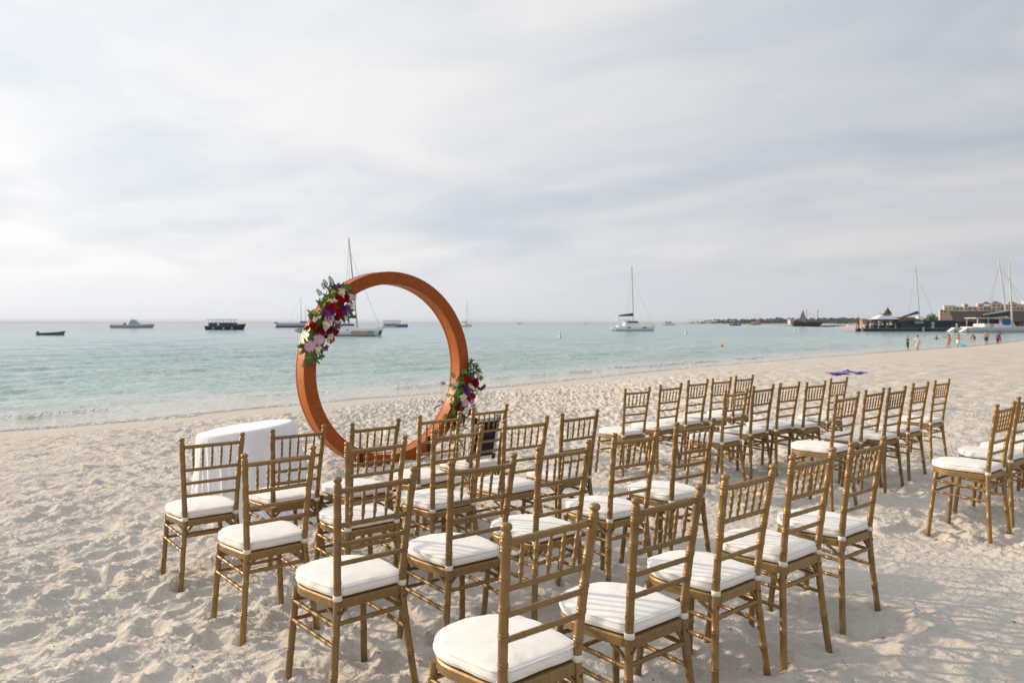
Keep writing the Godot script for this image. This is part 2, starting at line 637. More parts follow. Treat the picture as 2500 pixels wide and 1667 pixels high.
# ------------------------------------------------------------------ sea
func make_sea() -> void:
	var xs := steps(-14000.0, 14000.0, -22.0, 42.0, 0.4, 1.028, 900.0)
	var zs := steps(-420.0, 16000.0, 13.0, 62.0, 0.24, 1.018, 900.0)
	var nx := xs.size()
	var nz := zs.size()
	var chop := noise(FastNoiseLite.TYPE_SIMPLEX, 0.42, 3, 15)
	var swell := noise(FastNoiseLite.TYPE_SIMPLEX, 0.10, 2, 16)
	var hue := noise(FastNoiseLite.TYPE_SIMPLEX, 0.02, 3, 18)
	var hs := PackedFloat32Array()
	var ss := PackedFloat32Array()
	hs.resize(nx * nz)
	ss.resize(nx * nz)
	for j in nz:
		var zd := zs[j]
		var sh := shore_at(zd)
		var dz := zs[mini(j + 1, nz - 1)] - zs[maxi(j - 1, 0)]
		for i in nx:
			var x := xs[i]
			var s := (x - sh.x) * sh.y
			var k := j * nx + i
			ss[k] = s
			var wide := maxf(dz, xs[mini(i + 1, nx - 1)] - xs[maxi(i - 1, 0)]) * 0.5
			if wide < 3.0 and s < 6.0:
				# crests run along the shore
				var u := x * 0.62 + zd * 0.78
				var v := x * 0.78 - zd * 0.62
				var calm := clampf((-s - 0.8) / 10.0, 0.0, 1.0)
				var h := 0.0
				if wide < 1.1:
					var n := chop.get_noise_2d(u * 0.45, v * 1.5)
					h += (0.25 - absf(n)) * 0.22 * clampf(1.5 - wide * 1.2, 0.0, 1.0)
				h += swell.get_noise_2d(u * 0.5, v * 1.8) * 0.14 * clampf(1.6 - wide * 0.5, 0.0, 1.0)
				# a small wave about to run up the sand
				h += 0.10 * exp(-pow((s + 3.2 + 1.2 * swell.get_noise_2d(u, 7.0)) / 0.8, 2.0)) * clampf(0.5 + 2.0 * swell.get_noise_2d(u * 0.7, 90.0), 0.0, 1.0)
				hs[k] = h * calm
	var pos := PackedVector3Array()
	var nor := PackedVector3Array()
	var col := PackedColorArray()
	pos.resize(nx * nz)
	nor.resize(nx * nz)
	col.resize(nx * nz)
	for j in nz:
		for i in nx:
			var k := j * nx + i
			pos[k] = Vector3(xs[i], SEA + hs[k], -zs[j])
			var i0 := maxi(i - 1, 0)
			var i1 := mini(i + 1, nx - 1)
			var j0 := maxi(j - 1, 0)
			var j1 := mini(j + 1, nz - 1)
			nor[k] = Vector3(-(hs[j * nx + i1] - hs[j * nx + i0]) / (xs[i1] - xs[i0]), 1.0, (hs[j1 * nx + i] - hs[j0 * nx + i]) / (zs[j1] - zs[j0])).normalized()
			var deep := -ss[k] + hue.get_noise_2d(xs[i], zs[j]) * 18.0 * clampf(-ss[k] / 60.0, 0.0, 1.0)
			var c := Color(0.56, 0.52, 0.43).lerp(Color(0.31, 0.45, 0.405), smoothstep(0.5, 9.0, deep))
			c = c.lerp(Color(0.15, 0.305, 0.315), smoothstep(8.0, 70.0, deep))
			c = c.lerp(Color(0.075, 0.155, 0.19), smoothstep(80.0, 420.0, deep))
			c.a = smoothstep(-0.02, 0.4, -ss[k])
			col[k] = c
	var idx := PackedInt32Array()
	for j in nz - 1:
		for i in nx - 1:
			var k := j * nx + i
			if ss[k] > 3.0 and ss[k + nx] > 3.0:
				continue
			idx.append_array([k, k + nx, k + 1, k + 1, k + nx, k + nx + 1])
	var arr := []
	arr.resize(Mesh.ARRAY_MAX)
	arr[Mesh.ARRAY_VERTEX] = pos
	arr[Mesh.ARRAY_NORMAL] = nor
	arr[Mesh.ARRAY_COLOR] = col
	arr[Mesh.ARRAY_INDEX] = idx
	var mesh := ArrayMesh.new()
	mesh.add_surface_from_arrays(Mesh.PRIMITIVE_TRIANGLES, arr)
	var m := mat(Color(1, 1, 1), 0.12)
	m.transparency = BaseMaterial3D.TRANSPARENCY_ALPHA
	m.vertex_color_use_as_albedo = true
	m.normal_enabled = true
	m.normal_texture = noise_tex(noise(FastNoiseLite.TYPE_SIMPLEX, 0.018, 5, 81), 1024, Color.BLACK, Color.WHITE, true, 10.0)
	m.normal_scale = 0.65
	m.uv1_triplanar = true
	m.uv1_world_triplanar = true
	m.uv1_scale = Vector3(0.09, 0.09, 0.16)
	m.metallic_specular = 0.5
	m.albedo_texture = noise_tex(noise(FastNoiseLite.TYPE_SIMPLEX, 0.02, 3, 83), 256, Color(0.9, 0.9, 0.9), Color(1, 1, 1))
	var o := put("sea", mesh, m, self)
	o.set_meta("kind", "structure")
	# thin foam where the water meets the sand
	var st := news()
	var fo := noise(FastNoiseLite.TYPE_SIMPLEX, 0.35, 3, 91)
	var fine := noise(FastNoiseLite.TYPE_SIMPLEX, 2.2, 3, 92)
	for kind in 2:
		var p := 12.0
		while p < 62.0:
			var step := 0.05 + p * 0.0022
			var a := shore_at(p)
			var n := fo.get_noise_2d(p, kind * 50.0)
			var w: float = maxf(0.0, (n + 0.2) * [0.4, 0.7][kind])
			var off: float = [0.1, -3.0][kind] + 0.5 * fo.get_noise_2d(p * 0.5, 300.0 + kind * 9.0)
			if w > 0.02:
				for q in 7:
					var t := off + w * (q / 6.0 - 0.5) * 2.0 + 0.1 * fine.get_noise_2d(p * 3.0, q * 7.0)
					if fine.get_noise_2d(p * 2.0, q * 3.0 + kind * 31.0) < -0.05:
						continue
					var x := a.x + t / a.y
					var y := maxf(SEA + (0.07 if kind == 1 else 0.02), beach(t) + 0.012) + 0.01 * fine.get_noise_2d(x, p)
					ball(st, Vector3(x, y, -p), Vector3(step * 0.8, 0.016, 0.05 + 0.05 * w), 6, 2)
			p += step
	var f := part("foam", st, mat(Color(0.72, 0.74, 0.73), 0.9), self)
	f.set_meta("kind", "stuff")
	tag(f, "thin broken line of white foam along the water's edge", "foam")

# ------------------------------------------------------------------ chairs
func make_chair() -> Node3D:   # faces -z; the origin lies on the sand below the back edge of the seat
	var t := Node3D.new()
	t.name = "gold_chair"
	for s in [-1.0, 1.0]:
		var post := func(d: float) -> Vector3:   # d runs upwards from 7 cm under the sand
			var y: float = d - 0.07
			var up := clampf((y - 0.42) / 0.48, 0.0, 1.0)
			var dn := clampf((0.42 - y) / 0.42, 0.0, 1.2)
			return Vector3(s * (0.152 + 0.027 * pow(up, 1.25) + 0.043 * pow(dn, 1.15)), y, 0.055 * pow(up, 1.3) + 0.034 * pow(dn, 1.3))
		var st := news()
		var ends := [[0.962, 1.0], [0.9655, 0.74], [0.969, 0.72], [0.972, 1.02], [0.978, 1.17], [0.985, 1.12], [0.9895, 0.85], [0.992, 0.4]]
		bamboo(st, func(d): return post.call(d), 0.955, 0.0152, [0.20, 0.345, 0.56, 0.65, 0.735, 0.825, 0.915, 0.945], 14, 1.13, ends)
		part("back_post", st, M.gold, t)
		st = news()
		stick(st, Vector3(s * 0.192, -0.07, -0.372), Vector3(s * 0.160, 0.395, -0.336), 0.0152, [0.42, 0.70, 0.90], 12, 1.13)
		part("front_leg", st, M.gold, t)
	var pt := func(s: float, y: float) -> Vector3:
		var up := clampf((y - 0.42) / 0.48, 0.0, 1.0)
		var dn := clampf((0.42 - y) / 0.42, 0.0, 1.2)
		return Vector3(s * (0.152 + 0.027 * pow(up, 1.25) + 0.043 * pow(dn, 1.15)), y, 0.055 * pow(up, 1.3) + 0.034 * pow(dn, 1.3))
	for y in [0.862, 0.722, 0.642, 0.565]:
		var st := news()
		stick(st, pt.call(-1.0, y), pt.call(1.0, y), 0.0098 if y < 0.8 else 0.0112, [0.12, 0.235, 0.37, 0.5, 0.63, 0.765, 0.88] if y > 0.7 else [0.24, 0.5, 0.76], 9, 1.1)
		part("back_rail", st, M.gold, t)
	for k in 5:
		var f := (k + 1) / 6.0
		var a: Vector3 = pt.call(-1.0, 0.722).lerp(pt.call(1.0, 0.722), 0.02 + 0.96 * f)
		var b: Vector3 = pt.call(-1.0, 0.862).lerp(pt.call(1.0, 0.862), 0.02 + 0.96 * f)
		var l := a.distance_to(b)
		var st := news()
		var pts := []
		var rads := []
		for e in [[0.06, 0.0045], [0.16, 0.0062], [0.26, 0.0084], [0.275, 0.0104], [0.29, 0.0104], [0.30, 0.0078], [0.49, 0.0074], [0.495, 0.0098], [0.515, 0.0098], [0.52, 0.0074], [0.70, 0.0078], [0.71, 0.0104], [0.725, 0.0104], [0.74, 0.0084], [0.84, 0.0062], [0.95, 0.0045]]:
			pts.append(a.lerp(b, e[0]))
			rads.append(e[1] * 0.92)
		tube(st, pts, rads, 8, false)
		part("spindle", st, M.gold, t)
	for s in [-1.0, 1.0]:
		for y in [0.315, 0.235]:
			var st := news()
			stick(st, Vector3(s * 0.169 + s * (0.335 - y) * 0.07, y + 0.02, -0.345 - (0.335 - y) * 0.08), pt.call(s, y), 0.0088, [0.2, 0.42, 0.62, 0.82], 8, 1.2)
			part("side_stretcher", st, M.gold, t)
	for y in [0.335, 0.25]:
		var st := news()
		stick(st, Vector3(-0.168, y, -0.346 - (0.335 - y) * 0.08), Vector3(0.168, y, -0.346 - (0.335 - y) * 0.08), 0.0092, [0.2, 0.5, 0.8], 8, 1.16)
		part("front_stretcher", st, M.gold, t)
	var rs := news()
	stick(rs, pt.call(-1.0, 0.325), pt.call(1.0, 0.325), 0.0098, [0.2, 0.5, 0.8], 8, 1.16)
	part("rear_stretcher", rs, M.gold, t)
	# curved braces under the back corners of the seat
	for s in [-1.0, 1.0]:
		var st := news()
		tube(st, [pt.call(s, 0.325) + Vector3(-s * 0.012, 0, -0.004), pt.call(s, 0.355) + Vector3(-s * 0.02, 0, -0.006), Vector3(s * 0.108, 0.382, -0.004)], [0.006, 0.007, 0.008], 6)
		part("corner_brace", st, M.gold, t)
		st = news()
		tube(st, [pt.call(s, 0.33) + Vector3(-s * 0.004, 0, -0.012), Vector3(s * 0.158, 0.358, -0.03), Vector3(s * 0.166, 0.384, -0.07)], [0.006, 0.007, 0.008], 6)
		part("corner_brace", st, M.gold, t)
		var hole := news()
		var hp: Vector3 = pt.call(s, 0.372) + Vector3(0, 0, 0.0150)
		var turn := Basis(Vector3.RIGHT, PI / 2)
		lathe(hole, [[0.0062, -0.002], [0.0062, 0.0012], [0.0045, 0.0018]], 12, hp, turn)
		var b := part("bolt", hole, M.groove, t)
		hole = news()
		lathe(hole, [[0.0034, -0.001], [0.0034, 0.0026], [0.0026, 0.003]], 10, hp, turn)
		part("bolt_head", hole, M.gold, b)
	# seat frame
	var seat := news()
	var rings := []
	var e := seat_edge(0.0)
	for q in [[0.0, 0.384], [0.0, 0.414], [0.004, 0.420], [0.046, 0.420], [0.046, 0.384], [0.0, 0.384]]:
		var o := seat_edge(q[0])
		var ring := PackedVector3Array()
		for p in o:
			ring.append(Vector3(p.x, q[1], p.y))
		rings.append(ring)
	for i in rings.size() - 1:
		seat.set_smooth_group(i + 1)
		loft(seat, [rings[i], rings[i + 1]], false)
	part("seat_frame", seat, M.gold, t)
	return t

# outline of the seat, counter-clockwise from above, drawn in by d
func seat_edge(d: float) -> PackedVector2Array:
	var out := PackedVector2Array()
	var corners := [[Vector2(0.160, 0.014), 0.05], [Vector2(0.208, -0.400), 0.165], [Vector2(-0.208, -0.400), 0.165], [Vector2(-0.160, 0.014), 0.05]]
	for i in 4:
		var p: Vector2 = corners[i][0]
		var r: float = corners[i][1]
		var a: Vector2 = (corners[(i + 3) % 4][0] - p).normalized()
		var b: Vector2 = (corners[(i + 1) % 4][0] - p).normalized()
		var half := a.angle_to(b) * 0.5
		var dist := r / absf(tan(half))
		for k in 9:
			var f := k / 8.0
			var q := (p + a * dist).bezier_interpolate(p + a * dist * 0.45, p + b * dist * 0.45, p + b * dist, f)
			out.append(q)
	# even steps along the outline
	var raw := out
	var total := 0.0
	for i in raw.size():
		total += raw[i].distance_to(raw[(i + 1) % raw.size()])
	out = PackedVector2Array()
	var done_len := 0.0
	var k := 0
	for i in 80:
		var want := total * i / 80.0
		while done_len + raw[k].distance_to(raw[(k + 1) % raw.size()]) < want:
			done_len += raw[k].distance_to(raw[(k + 1) % raw.size()])
			k += 1
		var seg := maxf(raw[k].distance_to(raw[(k + 1) % raw.size()]), 1e-6)
		out.append(raw[k].lerp(raw[(k + 1) % raw.size()], (want - done_len) / seg))
	if d == 0.0:
		return out
	var inn := PackedVector2Array()
	var n := out.size()
	for i in n:
		var tg := (out[(i + 1) % n] - out[(i + n - 1) % n]).normalized()
		inn.append(out[i] + Vector2(tg.y, -tg.x) * d)
	return inn

func cushion(t: Node3D, kind: int) -> void:
	var st := news()
	var n := noise(FastNoiseLite.TYPE_SIMPLEX, 9.0, 2, 200 + kind)
	var rings := []
	for q in [[0.030, 0.4235], [0.006, 0.426], [-0.003, 0.434], [-0.005, 0.447], [-0.003, 0.461], [-0.001, 0.470], [0.003, 0.4745], [0.009, 0.477], [0.025, 0.479], [0.05, 0.4808], [0.08, 0.4822], [0.11, 0.4832], [0.14, 0.4838], [0.17, 0.484], [0.186, 0.484]]:
		var ring := PackedVector3Array()
		var o := seat_edge(0.0)
		var mid := Vector2(0, -0.19)
		for p in o:
			var dir := p - mid
			var u: Vector2 = mid + dir * (1.0 - q[0] / 0.19)
			u.y -= smoothstep(-0.07, 0.0, p.y) * 0.012 * (1.0 - q[0] / 0.19)   # the back edge stops short of the posts
			var wob := n.get_noise_3d(u.x, q[1] * 2.0, u.y)
			ring.append(Vector3(u.x, 0.4235 + (q[1] - 0.4235) * 0.88 + wob * 0.0022 * clampf((q[1] - 0.43) / 0.04, 0.0, 1.0), u.y) + Vector3(dir.x, 0, dir.y).normalized() * wob * 0.004)
		rings.append(ring)
	loft(st, rings, true)
	var c := part("cushion", st, M.cushion, t)
	for level in [5, 3]:
		var pip := news()
		var pts := []
		var r := []
		for p in rings[level]:
			pts.append(p + (p - Vector3(0, p.y, -0.19)).normalized() * (0.001 if level == 5 else 0.0002))
			r.append(0.0031 if level == 5 else 0.0014)
		pts.append(pts[0])
		r.append(r[0])
		tube(pip, pts, r, 5, false)
		part("piping", pip, M.cushion, c)
	for s in [-1.0, 1.0]:
		var sp := news()
		lathe(sp, [[0.0165, -0.011], [0.0185, -0.0105], [0.0185, 0.0105], [0.0165, 0.011]], 14, Vector3(s * 0.152, 0.428, 0.001), Basis(), false)
		box(sp, Vector3(s * 0.140, 0.432, -0.018), Vector3(0.016, 0.019, 0.03))
		part("cushion_strap", sp, M.strap, t)

func make_chairs() -> void:
	var kinds := []
	for k in 3:
		var c := make_chair() if k == 0 else kinds[0].duplicate() as Node3D
		kinds.append(c)
	for k in 3:
		cushion(kinds[k], k)
		if k:
			for p in kinds[k].find_children("*", "MeshInstance3D", true, false):
				if p.get_surface_override_material(0) == M.gold:
					p.set_surface_override_material(0, M["gold%d" % k])
	var cols := {"L": ["leftmost", "second from left", "middle one", "fourth from left", "aisle-side one"], "R": ["aisle-side one", "second from the aisle", "middle one", "fourth from the aisle", "rightmost"]}
	var rows := ["front row", "second row", "third row", "back row"]
	for c in seats:
		var code: String = c[4]
		var r := int(code[1]) - 1
		var k := int(code[2]) - 1
		var o: Node3D = kinds[rng.randi() % 3].duplicate()
		o.name = numbered("gold_chair")
		add_child(o)
		o.position = Vector3(c[0], c[1] - 0.012, -c[2])
		o.rotation = Vector3(rng.randf_range(-0.008, 0.008), -c[3], rng.randf_range(-0.008, 0.008))
		var block := "left" if code[0] == "L" else "right"
		var said: String = "gold chair, white cushion, %s in the %s, %s block" % [cols[code[0]][k], rows[r], block]
		if code == "L41":
			said = "gold chair nearest the camera, its white cushion cut by the bottom edge"
		elif code == "L15":
			said = "gold chair in the left block's front row carrying the black-backed frame"
		elif code == "R42":
			said = "gold chair cut by the right edge, beside the back row's aisle-side chair"
		elif code == "R43":
			said = "gold chair at right edge, only its cushion showing, second behind the back row's aisle-side chair"
		elif code == "R44":
			said = "gold chair at the right edge showing a sliver of cushion, farthest along the back row"
		tag(o, said, "chair", "gold chairs in rows facing the arch")
	for k in kinds:
		k.free()

# ------------------------------------------------------------------ arch
const ARCH := Vector3(-1.388, 0.978, -9.219)
const ARCH_TURN := 0.738

func ring_band(st: SurfaceTool, r0: float, r1: float, z0: float, z1: float, a0: float, a1: float) -> void:
	# a solid curved board between two radii and two depths
	var n := int(ceil((a1 - a0) / 0.04))
	var rings := []
	for i in n + 1:
		var a := lerpf(a0, a1, float(i) / n)
		var d := Vector3(cos(a), sin(a), 0)
		rings.append([d * r0 + Vector3(0, 0, z0), d * r0 + Vector3(0, 0, z1), d * r1 + Vector3(0, 0, z1), d * r1 + Vector3(0, 0, z0)])
	for i in n:
		var p = rings[i]
		var q = rings[i + 1]
		for k in 4:
			st.set_smooth_group(k + 1)
			var m := (k + 1) % 4
			quad(st, p[k], p[m], q[m], q[k])
	st.set_smooth_group(-1)
	quad(st, rings[0][3], rings[0][2], rings[0][1], rings[0][0])
	quad(st, rings[n][0], rings[n][1], rings[n][2], rings[n][3])

func make_arch() -> void:
	var t := thing("round_arch", "large round orange-brown wooden ring arch standing on the sand", "arch", Vector3(ARCH.x, ARCH.y - 1.15, ARCH.z), ARCH_TURN)
	var wood := mat(Color(0.49, 0.145, 0.026), 0.5, 0.0, 0.3)
	wood.albedo_texture = noise_tex(noise(FastNoiseLite.TYPE_SIMPLEX, 0.012, 5, 301), 512, Color(0.78, 0.70, 0.64), Color(1, 1, 1))
	wood.uv1_triplanar = true
	wood.uv1_scale = Vector3(1.1, 2.6, 1.1)
	wood.clearcoat_enabled = true
	wood.clearcoat = 0.12
	wood.clearcoat_roughness = 0.3
	var face := wood.duplicate()
	face.albedo_color = Color(0.34, 0.084, 0.013).linear_to_srgb()  # darker copy of the wood: shade on the front boards put into the colour
	var c := Vector3(0, 1.15, 0)
	var R := 1.128
	var r := 0.992
	var d := 0.172
	for k in 4:   # the front and back boards, cut in quarters with fine joints
		var a0 := k * PI / 2 + 0.4
		for side in 2:
			var st := news()
			var z := 0.0 if side == 0 else -d
			ring_band(st, r - 0.004, R + 0.004, z - 0.009, z + 0.009, a0 + 0.0008, a0 + PI / 2 - 0.0008)
			part("front_board" if side == 0 else "back_board", st, face if side == 0 else wood, t).position = c
	for k in 3:
		var a0 := k * TAU / 3 + 0.72
		var st := news()
		ring_band(st, r, r + 0.012, -d + 0.0095, -0.0095, a0 + 0.0012, a0 + TAU / 3 - 0.0012)
		part("inner_board", st, wood, t).position = c
		st = news()
		ring_band(st, R - 0.012, R, -d + 0.0095, -0.0095, a0 + 0.2, a0 + TAU / 3 + 0.198)
		part("outer_board", st, wood, t).position = c
	# dark steel straps where the ring is fixed to its sunken base
	for a in [-PI / 2 - 0.42, -PI / 2 + 0.50]:
		var st := news(false)
		var p: Vector3 = c + Vector3(cos(a), sin(a), 0) * 1.06
		box(st, p + Vector3(0, 0, 0.014), Vector3(0.036, 0.21, 0.008))
		box(st, p + Vector3(0, -0.1, 0.06), Vector3(0.036, 0.008, 0.1))
		part("steel_bracket", st, M.black, t)

# ------------------------------------------------------------------ table
func make_table() -> void:
	var t := thing("draped_table", "small round table under a floor-length white cloth, left of the arch", "table", Vector3(-2.18, -0.09, -6.75))
	t.rotation = Vector3(-0.03, 0.3, 0.12)
	var top := news()
	lathe(top, [[0.36, 0.0], [0.388, 0.0], [0.388, 0.025], [0.36, 0.025]], 32, Vector3(0, 0.70, 0))
	part("table_top", top, M.tan, t)
	var leg := news()
	lathe(leg, [[0.2, -0.05], [0.2, 0.0], [0.03, 0.04], [0.03, 0.70]], 12)
	part("table_leg", leg, M.dark, t)
	var st := news()
	var n := noise(FastNoiseLite.TYPE_SIMPLEX, 1.6, 2, 401)
	var rings := []
	var sides := 200
	for q in [[0.0, 0.729], [0.2, 0.729], [0.33, 0.7285], [0.378, 0.7275], [0.393, 0.723], [0.400, 0.710], [0.404, 0.68], [0.412, 0.60], [0.422, 0.50], [0.436, 0.38], [0.452, 0.26], [0.468, 0.14], [0.485, 0.05], [0.53, -0.01]]:
		var ring := PackedVector3Array()
		for j in sides:
			var a := -TAU * j / sides
			var down: float = clampf((0.71 - q[1]) / 0.7, 0.0, 1.0)
			var w := n.get_noise_3d(cos(a) * 1.4, q[1] * 0.25, sin(a) * 1.4)
			var fold := sin(a * 13.0 + w * 7.0) * 0.6 + sin(a * 22.0 - w * 9.0 + q[1] * 2.0) * 0.35
			var r: float = maxf(q[0], 0.002) + fold * (0.034 + 0.03 * w) * pow(down, 0.7) + w * 0.02 * down
			ring.append(Vector3(cos(a) * r, q[1] + n.get_noise_2d(cos(a) * q[0] * 3.0, sin(a) * q[0] * 3.0) * 0.002, sin(a) * r))
		rings.append(ring)
	rings.reverse()
	loft(st, rings, false)
	var cloth := part("tablecloth", st, M.cloth, self)
	cloth.transform = t.transform
	tag(cloth, "white cloth hanging in folds to the sand over the small round table", "tablecloth")

# ------------------------------------------------------------------ flowers
func petal(st: SurfaceTool, base: Vector3, out: Vector3, up: Vector3, l: float, w: float, cup: float, thick := 3) -> void:
	var side := out.cross(up).normalized()
	var rows := []
	for i in thick + 1:
		var f := float(i) / thick
		var half := w * 0.5 * sin(PI * (0.12 + 0.80 * f))
		var c := base + out * l * f + up * cup * l * f * f
		rows.append([c - side * half + up * half * 0.4, c, c + side * half + up * half * 0.4])
	st.set_smooth_group(0)
	for i in thick:
		for k in 2:
			quad(st, rows[i][k], rows[i][k + 1], rows[i + 1][k + 1], rows[i + 1][k])

func rose_mesh() -> ArrayMesh:   # opens towards +z, radius 1
	var st := news()
	var spiral := [[3, 0.22, 0.75, 0.50], [5, 0.42, 0.62, 0.62], [6, 0.66, 0.42, 0.75], [7, 0.88, 0.20, 0.78]]
	var off := 0.0
	for s in spiral:
		for k in s[0]:
			var a: float = TAU * k / s[0] + off
			var d := Vector3(cos(a), sin(a), 0)
			# an upright, outward curling petal
			var side := Vector3(-sin(a), cos(a), 0)
			var rows := []
			for i in 5:
				var f := i / 4.0
				var rad: float = s[1] * (0.35 + 0.65 * f) + 0.12 * f * f * f
				var half: float = s[3] * 0.62 * sin(PI * (0.22 + 0.62 * f))
				var z: float = -0.45 + (s[2] + 0.45) * f - 0.10 * f * f * f * f
				rows.append([d * rad * 0.86 - side * half + Vector3(0, 0, z), d * rad * 1.04 - side * half * 0.5 + Vector3(0, 0, z), d * rad * 1.08 + Vector3(0, 0, z - 0.02), d * rad * 1.04 + side * half * 0.5 + Vector3(0, 0, z), d * rad * 0.86 + side * half + Vector3(0, 0, z)])
			for i in 4:
				for j in 4:
					quad(st, rows[i][j], rows[i][j + 1], rows[i + 1][j + 1], rows[i + 1][j])
		off += 0.6
	ball(st, Vector3(0, 0, -0.2), Vector3(0.55, 0.55, 0.4), 10, 5)
	return done(st)

func mum_mesh() -> ArrayMesh:
	var st := news()
	var g := RandomNumberGenerator.new()
	g.seed = 5
	for s in [[18, 1.0, 0.10, 0.25], [16, 0.85, 0.45, 0.25], [12, 0.66, 0.9, 0.3], [8, 0.45, 1.6, 0.3]]:
		for k in s[0]:
			var a: float = TAU * k / s[0] + g.randf() * 0.2
			var out := (Vector3(cos(a), sin(a), s[2] * g.randf_range(0.8, 1.2))).normalized()
			petal(st, out * 0.08, out, out.cross(Vector3(-sin(a), cos(a), 0)).normalized() * -1.0, s[1] * g.randf_range(0.88, 1.05), 0.26, s[3], 3)
	ball(st, Vector3(0, 0, 0.06), Vector3(0.3, 0.3, 0.2), 8, 4)
	return done(st)

func spray_mesh() -> ArrayMesh:   # a cluster of small ruffled cream blooms
	var st := news()
	var g := RandomNumberGenerator.new()
	g.seed = 6
	for k in 4:
		var a := TAU * k / 4.0 + 0.5
		var c := Vector3(cos(a) * 0.48, sin(a) * 0.48, 0.1) if k < 3 else Vector3(-0.1, 0.05, 0.3)
		for q in 16:
			var t := g.randf() * TAU
			var out := Vector3(cos(t), sin(t), g.randf_range(0.1, 1.6)).normalized()
			petal(st, c, out, Vector3(0, 0, 1), 0.5 * g.randf_range(0.8, 1.1), 0.42, 0.15, 2)
		ball(st, c, Vector3(0.32, 0.32, 0.3), 8, 5)
	return done(st)

func orchid_mesh() -> ArrayMesh:
	var st := news()
	for k in 5:
		var a := TAU * k / 5.0 + 0.3
		var out := Vector3(cos(a), sin(a), 0.25).normalized()
		petal(st, Vector3.ZERO, out, Vector3(0, 0, 1), 1.05, 0.95 if k % 2 else 0.7, 0.2, 4)
	for k in 3:
		var a := TAU * k / 3.0 + 1.2
		petal(st, Vector3(0, 0, 0.05), Vector3(cos(a) * 0.5, sin(a) * 0.5, 1).normalized(), Vector3(cos(a), sin(a), 0), 0.5, 0.35, 0.4, 2)
	return done(st)

func leaf_mesh(slim: float) -> ArrayMesh:   # grows along +x, length 1, faces +z
	var st := news()
	var rows := []
	for i in 7:
		var f := i / 6.0
		var half := slim * sin(PI * pow(f, 0.8)) * 0.5 + 0.008
		var z := 0.18 * f - 0.34 * f * f
		rows.append([Vector3(f, half, z + half * 0.35), Vector3(f, 0, z), Vector3(f, -half, z + half * 0.35)])
	for i in 6:
		for k in 2:
			quad(st, rows[i][k], rows[i + 1][k], rows[i + 1][k + 1], rows[i][k + 1])
	return done(st)

func fern_mesh() -> ArrayMesh:
	var st := news()
	tube(st, [Vector3.ZERO, Vector3(0.5, 0, 0.03), Vector3(1, 0, -0.12)], [0.012, 0.01, 0.004], 4)
	for k in 10:
		var f := 0.12 + 0.085 * k
		for s in [-1.0, 1.0]:
			petal(st, Vector3(f, 0, 0.05 * f - 0.15 * f * f), Vector3(0.55, s, -0.1).normalized(), Vector3(0, 0, 1), 0.34 * (1.0 - 0.7 * f * f), 0.075, -0.15, 2)
	return done(st)

func leafy(c: Color, s := 1) -> StandardMaterial3D:
	var m := mat(c, 0.5)
	m.backlight_enabled = true
	m.backlight = Color(0.25, 0.35, 0.08)
	return m

func bloom(called: String, mesh: Mesh, m: Material, host: Node3D, p: Vector3, r: float, dir: Vector3) -> MeshInstance3D:
	var o := put(called, mesh, m, host)
	var z := dir.normalized()
	var x := Vector3(0, 1, 0).cross(z).normalized().rotated(z, rng.randf() * TAU)
	o.transform = Transform3D(Basis(x, z.cross(x), z).scaled(Vector3.ONE * r), p)
	return o

func sprig(called: String, mesh: Mesh, m: Material, host: Node3D, p: Vector3, l: float, along: Vector3, face: Vector3) -> void:
	var o := put(called, mesh, m, host)
	var x := along.normalized()
	var y := face.cross(x).normalized()
	o.transform = Transform3D(Basis(x, y, x.cross(y)).scaled(Vector3.ONE * l), p)

